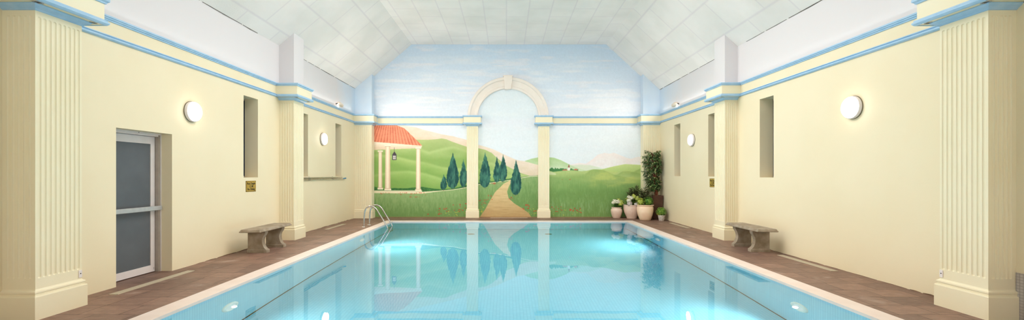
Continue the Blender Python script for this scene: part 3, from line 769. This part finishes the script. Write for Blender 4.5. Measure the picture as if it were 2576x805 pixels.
# ------------------------------------------------------------------ door in the left wall
y0, y1, _, zt, _ = DOOR
mb = MB(); xf, xb_ = XL - .175, XL - .28
mb.box(xb_, xf, y1 - .05, y1, 0, zt, 'greymetal'); mb.box(xb_, xf, y0, y0 + .045, 0, zt, 'greymetal'); mb.box(xb_, xf, y0 + .045, y1 - .05, zt - .045, zt, 'whitemetal')
mb.box(xf, xf + .012, y1 - .012, y1, 0, zt, 'whitemetal'); mb.box(xf, xf + .012, y0, y1 - .012, zt - .02, zt, 'whitemetal')
mb.box(xb_ - .02, xb_, y0, y1, 0, zt, 'dark')
frame = struct(mb, 'door_1')
frame['label'] = 'white framed glazed door with smoked panels and a push bar'
mb = MB(); a, b = y0 + .05, y1 - .056; xd0, xd1 = XL - .27, XL - .225; zb, ztp = .012, zt - .05
gy0, gy1, gz0, gz1 = a + .08, b - .075, .115, 1.965
mb.box(xd0, xd1, a, gy0, zb, ztp, 'whitemetal'); mb.box(xd0, xd1, gy1, b, zb, ztp, 'whitemetal')
mb.box(xd0, xd1, gy0, gy1, zb, gz0, 'whitemetal'); mb.box(xd0, xd1, gy0, gy1, gz1, ztp, 'whitemetal')
leaf = mb.build('door_leaf', frame)
mb = MB(); mb.box(xd0 + .01, xd1 - .012, gy0, gy1, gz0, gz1, 'doorglass'); tag(mb.build('glass_panel', leaf), 'smoked grey glass')
mb = MB(); mb.box(XL - .175, XL - .135, a + .02, b + .03, .952, 1.018, 'bar', bev=.006)
for yy in (a + .03, b - .01): mb.box(xd1, XL - .17, yy - .02, yy + .02, .955, 1.01, 'bar')
tag(mb.build('push_bar', leaf), 'silver push bar')
mb = MB()
for dz_ in (.0, .02): mb.lathe([(.005, 0), (.005, .002), (0, .002)], (xd1, b - .02, .05 + dz_), 'black', 10, 'x', 1)
mb.lathe([(.006, 0), (.006, .002), (0, .002)], (xf + .0125, 6.38, zt - .01), 'black', 10, 'x', 1)
mb.build('screw_heads', leaf)

# ------------------------------------------------------------------ wall lamps
LAMPS = []
def wall_lamp(X, sg, y, z, r, on, label):
    t = thing('wall_lamp', (X, y, z), label, 'wall lamp', None)
    mb = MB(); mb.lathe([(r + .006, 0), (r + .006, .010), (r, .012)], (X, y, z), 'lamprim', 44, 'x', sg); mb.build('rim', t)
    mb = MB(); mb.lathe([(r, .010), (r, .045), (r - .004, .052), (r - .018, .058)], (X, y, z), 'lampbase', 44, 'x', sg); mb.build('housing', t)
    mb = MB(); mb.lathe([(r - .008, .050), (r - .012, .070), (r - .03, .092), (r * .6, .104), (r * .3, .108), (0, .109)], (X, y, z), 'lamp_on' if on else 'lamp_dim', 44, 'x', sg)
    mb.build('diffuser', t)
    LAMPS.append((X + sg * .25, y, z, sg, on, t))
wall_lamp(XL, 1, 7.21, 2.535, .166, 1, 'round glowing white wall lamp on the left wall next to the door')
wall_lamp(XR, -1, 6.62, 2.515, .17, 1, 'round glowing white wall lamp on the right wall, largest of the four')
wall_lamp(XL, 1, 12.36, 2.50, .17, 1, 'small-looking lit round wall lamp between the two far slit windows, left wall')
wall_lamp(XR, -1, 12.36, 2.475, .17, 0, 'round wall lamp that looks unlit, at the far end of the right wall')

# ------------------------------------------------------------------ depth plaques
def plaque(X, sg, ya, yb, z0, z1, label):
    t = thing('wall_plaque', (X, (ya + yb) / 2, (z0 + z1) / 2), label, 'plaque')
    mb = MB(); a, b = sorted((X, X + sg * .006)); mb.box(a, b, ya, yb, z0, z1, 'brassedge')
    a, b = sorted((X + sg * .006, X + sg * .008)); mb.box(a, b, ya + .008, yb - .008, z0 + .008, z1 - .008, 'brass'); p = mb.build('plate', t)
    for yy in (ya + .018, yb - .018):
        for zz in (z0 + .018, z1 - .018):
            mb = MB(); mb.ball((X + sg * .008, yy, zz), .005, 'brassedge', 8); mb.build('screw', p)
    W = yb - ya; H = z1 - z0
    
    for k, s in enumerate(('Pool Depth', '1.2 M', 'No Diving')):
        cu = bpy.data.curves.new('t', 'FONT'); cu.body = s; cu.size = .062; cu.align_x = 'CENTER'; cu.extrude = .0008; cu.offset = .0009; cu.resolution_u = 3
        ob = bpy.data.objects.new('t', cu); COL.objects.link(ob); bpy.context.view_layer.update()
        me = bpy.data.meshes.new_from_object(ob.evaluated_get(bpy.context.evaluated_depsgraph_get()))
        cz = z1 - H * (.34 + .26 * k); cy = (ya + yb) / 2
        vv = [(X + sg * (.009 + v.co.z), cy + (v.co.x if sg > 0 else -v.co.x) * 1.0, cz + v.co.y) for v in me.vertices]
        mbt = MB(); mbt.add(vv, [tuple(p.vertices) for p in me.polygons], 'black')
        bpy.data.objects.remove(ob); bpy.data.curves.remove(cu); bpy.data.meshes.remove(me)
        tag(mbt.build('text_line', p), ('words Pool Depth', 'depth in metres', 'words No Diving')[k])
plaque(XL, 1, 8.72, 9.065, 1.151, 1.372, 'brass plaque about pool depth under the left wall slit window')
plaque(XR, -1, 10.96, 11.31, 1.178, 1.397, 'brass plaque half hidden by the right wall pilaster')

# ------------------------------------------------------------------ benches
def bench(front, backx, yn, label):
    """front = x of pool side, backx = x of wall side; yn = near end"""
    sg = 1 if front > backx else -1
    L = 1.21; t = thing('stone_bench', ((front + backx) / 2, yn + L / 2, 0), label, 'bench', 'stone benches by the side walls')
    mb = MB(); xa, xb = sorted((front, backx))
    mb.ring(xa, xb, yn, yn + L, [(-.016, .412), (0, .418), (0, .434), (-.008, .438), (-.014, .452), (-.024, .466), (-.032, .470)], 'stone'); mb.build('seat', t)
    for ly in (yn + .235, yn + .865):
        mb = MB()
        P = [(0, .062), (.024, .072), (.05, .10), (.072, .15), (.083, .20), (.084, .24), (.076, .28), (.058, .32), (.040, .345), (.028, .37), (.024, .395), (.026, .414)]
        fx = front - sg * .012; bx = backx + sg * .01
        poly_ = [(fx - sg * o, z) for o, z in P] + [(bx + sg * .012, .414), (bx + sg * .012, .062)]
        mb.prism(poly_, 'y', ly + .008, ly + .112, 'stone')
        a, b = sorted((fx + sg * .004, bx)); mb.ring(a, b, ly, ly + .12, [(0, 0), (0, .052), (-.008, .063)], 'stone')
        mb.build('leg', t)
bench(-4.585, -4.975, 8.13, 'stone bench with scrolled legs against the left wall')
bench(4.725, 5.115, 8.22, 'stone bench with scrolled legs against the right wall')

# ------------------------------------------------------------------ floor grilles
def grille(xa, xb, ya, yb, label):
    t = thing('floor_grille', ((xa + xb) / 2, (ya + yb) / 2, 0), label, 'floor grille')
    mb = MB(); e = .006
    mb.box(xa, xb, ya, ya + e, 0, .007, 'grille'); mb.box(xa, xb, yb - e, yb, 0, .007, 'grille'); mb.box(xa, xa + e, ya, yb, 0, .007, 'grille'); mb.box(xb - e, xb, ya, yb, 0, .007, 'grille')
    mb.box(xa + e, xb - e, ya + e, yb - e, 0, .002, 'slot')
    mb.build('frame', t)
    mb = MB()
    if yb - ya > xb - xa:
        k = 7; w = (xb - xa - 2 * e) / k
        for i in range(k): mb.box(xa + e + i * w + .001, xa + e + (i + .72) * w, ya + e, yb - e, .002, .006, 'grille')
    else:
        k = 7; w = (yb - ya - 2 * e) / k
        for i in range(k): mb.box(xa + e, xb - e, ya + e + i * w + .001, ya + e + (i + .72) * w, .002, .006, 'grille')
    mb.build('bars', t)
grille(-4.96, -4.85, 5.45, 6.81, 'long beige floor grille on the deck in front of the door')
grille(-4.96, -4.85, 11.9, 13.25, 'long beige floor grille on the far left deck below the wall poles')
grille(5.03, 5.14, 6.77, 8.13, 'long beige floor grille on the right deck near the stone bench')
grille(5.03, 5.14, 12.2, 13.55, 'long beige floor grille on the far right deck near the flower pots')
grille(-.55, .73, 15.1, 15.2, 'beige floor grille at the foot of the painted path')

# ------------------------------------------------------------------ pool ladder
lad = thing('pool_ladder', (-4.08, 12.78, 0), 'stainless steel pool ladder with two curved handrails at the far left pool edge', 'pool ladder')
def spline(pts, n=8):
    out = []; P = [Vector(p) for p in pts]; P = [P[0] * 2 - P[1]] + P + [P[-1] * 2 - P[-2]]
    for i in range(1, len(P) - 2):
        for k in range(n):
            t_ = k / n; a, b, c, d = P[i - 1], P[i], P[i + 1], P[i + 2]
            out.append(.5 * ((2 * b) + (c - a) * t_ + (2 * a - 5 * b + 4 * c - d) * t_ ** 2 + (3 * b - a - 3 * c + d) * t_ ** 3))
    out.append(P[-2]); return out
for y in (12.52, 13.03):
    pts = [(-4.09, y, 0), (-4.08, y, .2), (-4.065, y, .4), (-4.03, y, .51), (-3.96, y, .573), (-3.87, y, .59), (-3.78, y, .555), (-3.71, y, .485), (-3.62, y, .34), (-3.52, y, .18), (-3.44, y, .045), (-3.405, y, -.03), (-3.40, y, -.15), (-3.40, y, -.6), (-3.40, y, -1.15)]
    mb = MB(); mb.tube(spline(pts), .0205, 'steel', 14); r = mb.build('handrail', lad)
    mb = MB(); mb.lathe([(.024, .02), (.045, .016), (.062, .006), (.062, 0)], (-4.09, y, 0), 'steel', 28); mb.build('flange', r)
for z in (-.17, -.45, -.73, -1.01):
    mb = MB(); mb.box(-3.46, -3.37, 12.54, 13.01, z - .012, z + .012, 'steel', bev=.006)
    for k in range(9): mb.box(-3.455 + k * .0095, -3.451 + k * .0095, 12.56, 12.99, z + .012, z + .014, 'black')
    mb.build('tread', lad)

# ------------------------------------------------------------------ telescopic poles on the wall
br_ = []
for (yy, nm) in ((11.5, 'nearer the pilaster'), (13.05, 'nearer the corner')):
    t = MB(); t.box(XL, XL + .012, yy - .02, yy + .02, 1.34, 1.44, 'greymetal')
    t.box(XL + .012, XL + .06, yy - .008, yy + .008, 1.386, 1.394, 'greymetal'); t.box(XL + .012, XL + .06, yy - .008, yy + .008, 1.346, 1.354, 'greymetal')
    t.box(XL + .055, XL + .06, yy - .008, yy + .008, 1.394, 1.402, 'greymetal')
    o = t.build('wall_mount'); tag(o, 'small grey wall bracket holding the two poles, ' + nm, 'bracket', 'wall brackets under the poles')
t = thing('pool_pole', (XL + .04, 12.2, 1.41), 'thicker silver pole, upper of the two lying on the left wall brackets', 'pole')
mb = MB(); mb.tube([(XL + .036, 10.8, 1.412), (XL + .036, 13.72, 1.412)], .018, 'steel', 12); mb.build('tube', t)
t = thing('pool_pole', (XL + .04, 12.2, 1.366), 'thin silver pole with a blue tip, lower of the two on the left wall', 'pole')
mb = MB(); mb.tube([(XL + .036, 10.8, 1.366), (XL + .036, 13.80, 1.366)], .012, 'steel', 12); p = mb.build('tube', t)
mb = MB(); mb.tube([(XL + .036, 13.80, 1.366), (XL + .036, 13.9, 1.374), (XL + .036, 14.05, 1.382)], [.012, .016, .022], 'bluecap', 12); tag(mb.build('grip', t), 'blue tip')

# ------------------------------------------------------------------ spotlights on the cornice
def cornice_spot(X, sg, label):
    t = thing('spotlight', (X + sg * .05, 13.35, 3.57), label, 'spotlight')
    mb = MB(); mb.box(*sorted((X, X + sg * .045)), 13.22, 13.30, 3.568, 3.578, 'steel')
    mb.tube([(X + sg * .03, 13.26, 3.576), (X + sg * .04, 13.24, 3.62), (X + sg * .07, 13.26, 3.655)], .009, 'black', 8)
    mb.tube([(X + sg * .05, 13.2, 3.64), (X + sg * .08, 13.28, 3.655)], .014, 'black', 8)
    mb.build('bracket', t)
    mb = MB(); c = Vector((X + sg * .085, 13.26, 3.66)); d = Vector((sg * .10, .95, -.1)).normalized()
    st = [(0, .03), (.02, .05), (.07, .066), (.13, .07), (.16, .066), (.165, .058), (.19, .056), (.2, .06), (.24, .058), (.25, .05), (.28, .046), (.29, .03)]
    mb.tube([c + d * a for a, r in st], [r for a, r in st], 'bulb', 20); b = mb.build('housing', t)
    mb = MB(); mb.tube([c + d * .288, c + d * .3], [.036, .03], 'whitemetal', 20); mb.build('lens', b)
cornice_spot(XL, 1, 'cream spotlight clamped to the left blue cornice near the mural')
cornice_spot(XR, -1, 'cream spotlight clamped to the right blue cornice near the mural')

# small white sensors near the feet of the two large pilasters
for (X, sg, d, y, lb) in ((XL, 1, .34, 5.005, 'small white sensor strip low on the large left pilaster'), (XR, -1, .29, 5.015, 'small white sensor strip low on the large right pilaster')):
    xs = X + sg * d
    a, b = sorted((xs, xs + sg * .008))
    t = thing('wall_sensor', (xs, y - .02, .365), lb, 'sensor')
    mb = MB(); mb.box(a, b, y - .04, y - .004, .325, .41, 'lampbase', bev=.003); mb.build('case', t)
    mb = MB(); mb.lathe([(.006, .0), (.006, .002), (0, .002)], (xs + sg * .008, y - .022, .372), 'black', 12, 'x', sg); mb.build('eye', t)

# ------------------------------------------------------------------ plants
def pot_mesh(t, prof, m, soil_r, soil_z, c):
    mb = MB(); mb.lathe(prof, c, m, 44); p = mb.build('pot', t)
    mb = MB(); mb.lathe([(soil_r, soil_z), (soil_r * .5, soil_z + .008), (0, soil_z + .01)], c, 'soil', 30); mb.build('soil', p)
def leaf(mb, p, d, L, w, m, rr):
    """one pointed leaf with a folded midrib"""
    d = Vector(d).normalized(); s = d.cross(Vector((rr.uniform(-.4, .4), rr.uniform(-.4, .4), 1))).normalized(); n = s.cross(d)
    p = Vector(p); q = p + d * L * .5 - n * L * .03; e = p + d * L - n * L * .14
    mb.add([p, q + s * w * .5 + n * w * .12, e, q - s * w * .5 + n * w * .12, q], [(0, 4, 1), (1, 4, 2), (0, 3, 4), (3, 2, 4)], m)
def rdir(rr):
    while True:
        v = Vector((rr.uniform(-1, 1), rr.uniform(-1, 1), rr.uniform(-1, 1)))
        if .1 < v.length < 1: return v.normalized()

# A: small urn with white hydrangea
def hydrangea(t, heads, rr, leafcol='leafmid'):
    for (c, r, m) in heads:
        mb = MB(); c = Vector(c)
        for k in range(int(90 * (r / .07) ** 1.2)):
            d = rdir(rr)
            if d.z < -.45: continue
            p = c + d * r * rr.uniform(.86, 1.05)
            u = d.cross(rdir(rr)).normalized(); v = d.cross(u); s = r * .27
            for a in range(4):
                a1 = a * PI / 2 + .4; e1 = (u * math.cos(a1) + v * math.sin(a1)); e2 = (u * math.cos(a1 + .75) + v * math.sin(a1 + .75)); e0 = (u * math.cos(a1 - .75) + v * math.sin(a1 - .75))
                mb.add([p, p + e0 * s * .7 + d * s * .15, p + e1 * s + d * s * .25, p + e2 * s * .7 + d * s * .15], [(0, 1, 2, 3)], m)
        mb.ball(c, r * .66, m, 10); mb.build('flower_head', t)
potA = (3.79, 15.06, 0)
t = thing('flower_pot', potA, 'small pale urn of white hydrangea, leftmost of the pots', 'potted plant')
pot_mesh(t, [(0, 0), (.115, 0), (.125, .012), (.15, .06), (.178, .15), (.195, .22), (.197, .27), (.182, .31), (.160, .335), (.158, .35), (.170, .362), (.177, .368), (.175, .379), (.165, .381), (.152, .36)], 'potpink', .155, .36, potA)
rr = random.Random(1)
hs = [((3.68, 15.0, .53), .075, 'petalwhite'), ((3.80, 14.93, .56), .08, 'petalwhite'), ((3.93, 14.97, .53), .085, 'petallime'), ((3.86, 15.06, .60), .075, 'petallime'), ((3.73, 15.08, .58), .07, 'petalwhite'), ((3.97, 15.06, .48), .06, 'petallime'), ((3.88, 14.90, .48), .06, 'petallime')]
hydrangea(t, hs, rr)
mb = MB()
for k in range(170):
    a = rr.uniform(0, 2 * PI); r0 = rr.uniform(.0, .13); p = (3.80 + r0 * math.cos(a), 15.03 + r0 * math.sin(a), .37 + rr.uniform(0, .14))
    leaf(mb, p, (math.cos(a), math.sin(a), rr.uniform(-.1, .8)), rr.uniform(.06, .10), .045, rr.choice(('leafmid', 'leafmid', 'leafdark')), rr)
for (c, r, m) in hs: mb.tube([(3.80, 15.03, .36), c], .005, 'stem', 6)
mb.build('foliage', t)

# B: wide pot with white flowers, a pebble and a bushy leaf edge
potB = (4.28, 14.93, 0)
t = thing('flower_pot', potB, 'wide pale bowl pot holding white blooms, a dark shrub and pebbles, second from left', 'potted plant')
TB = t
pot_mesh(t, [(0, 0), (.16, 0), (.172, .02), (.175, .045), (.21, .11), (.255, .21), (.278, .31), (.282, .40), (.280, .44), (.290, .452), (.295, .462), (.291, .471), (.282, .474), (.262, .45)], 'potpink', .262, .44, potB)
rr = random.Random(2)
hydrangea(t, [((4.12, 14.72, .63), .075, 'petalwhite'), ((4.20, 14.70, .70), .07, 'petalwhite'), ((4.30, 14.72, .74), .07, 'petallime'), ((4.41, 14.74, .69), .085, 'petallime'), ((4.47, 14.80, .62), .075, 'petallime'), ((4.16, 14.86, .72), .065, 'petalwhite'), ((4.33, 14.88, .78), .06, 'petallime')], rr)
for (c, r, sq, lb) in (((4.15, 14.72, .52), .10, (.95, .7, .9), 'pale grey rock on the left of the bowl'), ((4.40, 14.67, .50), .11, (1.1, .6, .6), 'pale flat rock at the front of the bowl')):
    mb = MB(); mb.ball(c, r, 'rock', 12, sq, .1, rr); tag(mb.build('pebble', t), lb)
mb = MB()
for k in range(260):
    a = rr.uniform(0, 2 * PI); r0 = rr.uniform(.05, .22); p = (4.27 + r0 * math.cos(a), 14.88 + r0 * math.sin(a) * .9, .46 + rr.uniform(0, .22))
    leaf(mb, p, (math.cos(a), math.sin(a), rr.uniform(0, .9)), rr.uniform(.06, .1), .045, rr.choice(('leafmid', 'leafyellow', 'leafdark')), rr)
mb.build('foliage', t)

def leaf_ball(mb, c, R, n, L, w, mats, rr, sq=(1, 1, 1), core=True):
    c = Vector(c)
    if core: mb.ball(c, R * .72, mats[0], 14, sq)
    for k in range(n):
        d = rdir(rr); p = c + Vector((d.x * sq[0], d.y * sq[1], d.z * sq[2])) * R * rr.uniform(.68, .95)
        leaf(mb, p, d + rdir(rr) * .7, L * rr.uniform(.7, 1.2), w, rr.choice(mats), rr)
# C: tall cream pot, lime and green ball plants
potC = (4.575, 14.42, 0)
t = thing('flower_pot', potC, 'large smooth cream pot with two round leafy plants and a dark shrub, in front', 'potted plant')
TC = t
pot_mesh(t, [(0, 0), (.165, 0), (.18, .015), (.205, .08), (.238, .18), (.262, .29), (.268, .38), (.258, .44), (.248, .465), (.255, .475), (.272, .482), (.280, .492), (.277, .502), (.266, .506), (.245, .49)], 'potcream', .245, .48, potC)
rr = random.Random(3)
mb = MB(); leaf_ball(mb, (4.42, 14.40, .60), .125, 420, .035, .022, ('leafyellow', 'leafmid', 'leafyellow'), rr, (1, .9, 1)); tag(mb.build('lime_plant', t), 'yellow-green ball of small leaves')
mb = MB(); leaf_ball(mb, (4.66, 14.38, .61), .16, 620, .035, .024, ('leafmid', 'leafmid', 'leafdark'), rr, (1.02, .9, .86)); tag(mb.build('green_plant', t), 'bright green ball of small leaves')

# E: little box ball
potE = (5.035, 14.20, 0)
t = thing('flower_pot', potE, 'tiny mottled white pot with a clipped green ball, rightmost', 'potted plant')
pot_mesh(t, [(0, 0), (.078, 0), (.084, .008), (.108, .15), (.114, .165), (.114, .182), (.10, .186)], 'potwhite', .1, .175, potE)
mb = MB(); leaf_ball(mb, (5.03, 14.2, .29), .165, 800, .034, .024, ('leafmid', 'leafmid', 'leafyellow', 'leafdark'), rr, (1.05, 1, .86)); mb.build('foliage', t)

def shrub(t, c, z0, seed, top, R, lab):
    """open dark shrub with small leaves growing from the back of a pot"""
    rr = random.Random(seed)
    mb = MB(); ml = MB(); base = Vector((c[0], c[1], z0))
    for k in range(60):
        a = rr.uniform(0, 2 * PI); q = rr.uniform(.2, 1) ** .6
        e = Vector((c[0] + R * q * math.cos(a), c[1] + R * .6 * q * math.sin(a), top - rr.uniform(0, .45) - .10 * q))
        e.y = min(e.y, YB - .06)
        mid_ = base.lerp(e, .55) + Vector((0, 0, .06)); pts = spline([base, mid_, e], 5)
        mb.tube(pts, [.006] * 5 + [.004] * 5 + [.002], 'stem', 5, False)
        for j in range(3, len(pts)):
            for _ in range(6):
                p = pts[j] + rdir(rr) * .022; p.y = min(p.y, YB - .05)
                dd = rdir(rr); dd.z = abs(dd.z) * .6 + .2; leaf(ml, p, dd, rr.uniform(.04, .065), .024, rr.choice(('leafolive', 'leafolive', 'leafdark', 'leafpale')), rr)
    sh = mb.build('shrub_stems', t); tag(ml.build('shrub_foliage', sh), lab)
shrub(TB, (4.36, 15.0), .44, 11, 1.17, .25, 'dark olive small leaves rising behind the blooms')
shrub(TC, (4.62, 14.50), .48, 12, 1.12, .26, 'dark olive small leaves rising behind the round plants')

# tree in brown planter
tc = (5.055, 14.74, 0)
t = thing('potted_tree', tc, 'tall weeping fig with twisted stems in a dark brown square planter', 'potted plant')
mb = MB(); h = .80
mb.ring(tc[0] - .135, tc[0] + .135, tc[1] - .135, tc[1] + .135, [(0, 0), (.035, h), (.018, h), (.012, h - .05)], 'planter', caps=False)
mb.add([(tc[0] + a * .135, tc[1] + b * .135, 0) for a, b in ((-1, -1), (1, -1), (1, 1), (-1, 1))], [(3, 2, 1, 0)], 'planter')
p = mb.build('planter_box', t)
mb = MB(); mb.box(tc[0] - .146, tc[0] + .146, tc[1] - .146, tc[1] + .146, h - .07, h - .05, 'soil'); mb.build('soil', p)
rr = random.Random(21)
mb = MB()
cx_, cy_ = 5.0, 14.72
for k in range(4):
    ph = k * PI / 2; pts = []
    for i in range(26):
        z = h - .06 + i / 25 * 1.2; a = ph + i * .42; r_ = .028 + .012 * math.sin(i * .5)
        pts.append((tc[0] + (cx_ - tc[0]) * min(1, i / 10) + r_ * math.cos(a), cy_ + r_ * math.sin(a), z))
    mb.tube(pts, [.023 - .0005 * i for i in range(26)], 'bark', 8)
mb.build('trunk', t)
ml = MB(); mbr = MB()
XW = XR - .13
for k in range(250):
    z0 = rr.uniform(.92, 2.24); f = (z0 - .92) / 1.3
    a = rr.uniform(0, 2 * PI); R = (.37 if f > .42 else .30 if f > .28 else .27) * rr.uniform(.45, 1.0) * (1 - max(0, f - .85) * 1.6)
    if abs(f - .36) < .1 and a > PI and rr.random() < .8: continue
    st = Vector((cx_, cy_, max(.95, z0 - .12)))
    e = Vector((cx_ - .02 + R * math.cos(a) * 1.08, cy_ + R * .62 * math.sin(a), z0 + rr.uniform(-.03, .1)))
    e.x = min(e.x, XW); e.y = min(e.y, 14.86)
    md = st.lerp(e, .6) + Vector((0, 0, .06)); pts = spline([st, md, e], 4)
    mbr.tube(pts, [.005] * 4 + [.003] * 4 + [.0015], 'bark', 4, False)
    for j in range(3, len(pts)):
        for _ in range(2):
            p = pts[j] + rdir(rr) * .025; p.x = min(p.x, XW)
            d = Vector((math.cos(a), math.sin(a), -.3)) + rdir(rr) * .9; d.z = -abs(d.z) * .8 - .25
            leaf(ml, p, d, rr.uniform(.065, .11), rr.uniform(.034, .048), rr.choice(('leafdark', 'leafdark', 'leafdark', 'leafdeep', 'leafpale')), rr)
mbr.build('branches', t); ml.build('foliage', t)
for o in (): pass

# ------------------------------------------------------------------ lights
def light(name, typ, loc, energy, color=(1, 1, 1), size=.2, rot=None, parent=None, **kw):
    L = bpy.data.lights.new(name, typ); L.energy = energy; L.color = color
    if typ == 'AREA':
        L.shape = kw.pop('shape', 'DISK'); L.size = size
        if 'size_y' in kw: L.size_y = kw.pop('size_y')
    elif typ in ('POINT', 'SPOT'): L.shadow_soft_size = size
    for k, v in kw.items(): setattr(L, k, v)
    o = bpy.data.objects.new(name, L); COL.objects.link(o); o.location = loc
    if rot is not None: o.rotation_euler = Vector(rot).to_track_quat('-Z', 'Y').to_euler()
    return o
for (x, y, z, sg, on, t_) in LAMPS:
    light('wall_lamp_light', 'AREA', (x - sg * .13, y, z), ((60 if y > 10 else 26) if on else 12), (1, .90, .78), .3, rot=(sg, 0, 0))
for (x, y, z, sg, on) in PL_SPOTS:
    light('underwater_lamp_light', 'SPOT', (x, y, z), 235 * on, (1, .97, .94), .03, rot=(sg, 0, -.05), spot_size=2.7, spot_blend=1.0)
# unseen fill strips added along the cornice to brighten the ceiling
for X, sg in ((XL, 1), (XR, -1)):
    for k_, y in enumerate((7.5, 12.7, 2.0)):
        o = light('ledge_uplight', 'AREA', (X + sg * .03, y, 3.585), (3, 10, 2)[k_], (1, .94, .88), 4.0, shape='RECTANGLE', size_y=.02)
        zz = -Vector((sg * 1.0, 0, .6)).normalized(); xx = Vector((0, 1, 0)); yy = zz.cross(xx)
        o.rotation_euler = Matrix((xx, yy, zz)).transposed().to_euler()
# world light let in through the two added openings
P = light('rooflight_portal', 'AREA', ((SKY[0] + SKY[1]) / 2, (SKY[2] + SKY[3]) / 2, ZC + .3), 1, (1, 1, 1), SKY[1] - SKY[0], rot=(0, 0, -1), shape='RECTANGLE', size_y=SKY[3] - SKY[2])
P.data.cycles.is_portal = True
P = light('window_portal', 'AREA', ((FW[0] + FW[1]) / 2, YF - .3, (FW[2] + FW[3]) / 2), 1, (1, 1, 1), FW[1] - FW[0], rot=(0, 1, 0), shape='RECTANGLE', size_y=FW[3] - FW[2])
P.data.cycles.is_portal = True
for X, sg in ((XL, 1), (XR, -1)):    # the two clamped spotlights wash the mural
    light('mural_spot', 'SPOT', (X + sg * .14, 13.62, 3.62), 42, (1, .95, .88), .06, rot=(sg * 4.0, 1.9, -.9), spot_size=2.1, spot_blend=1.0)
w = bpy.data.worlds.new('sky'); sc.world = w; w.use_nodes = True
bg = w.node_tree.nodes['Background']; bg.inputs['Color'].default_value = (1, .955, .905, 1); bg.inputs['Strength'].default_value = 4.9

# ------------------------------------------------------------------ camera
cam = bpy.data.cameras.new('camera'); co = bpy.data.objects.new('camera', cam); COL.objects.link(co)
co.location = (0, 0, 1.5); co.rotation_euler = (PI / 2, 0, 0)
cam.sensor_width = 36; cam.sensor_fit = 'HORIZONTAL'; cam.lens = 36 * 1100 / 2576
cam.shift_x = 14 / 2576; cam.shift_y = 36.5 / 2576; cam.clip_start = .05
sc.camera = co
sc.view_settings.view_transform = 'Standard'; sc.view_settings.look = 'None'
sc.view_settings.gamma = 1; sc.view_settings.use_curve_mapping = False; sc.view_settings.exposure = 0.4
sc.cycles.use_denoising = True
sc.cycles.max_bounces = 14; sc.cycles.diffuse_bounces = 6; sc.cycles.transmission_bounces = 8
sc.cycles.sample_clamp_indirect = 8
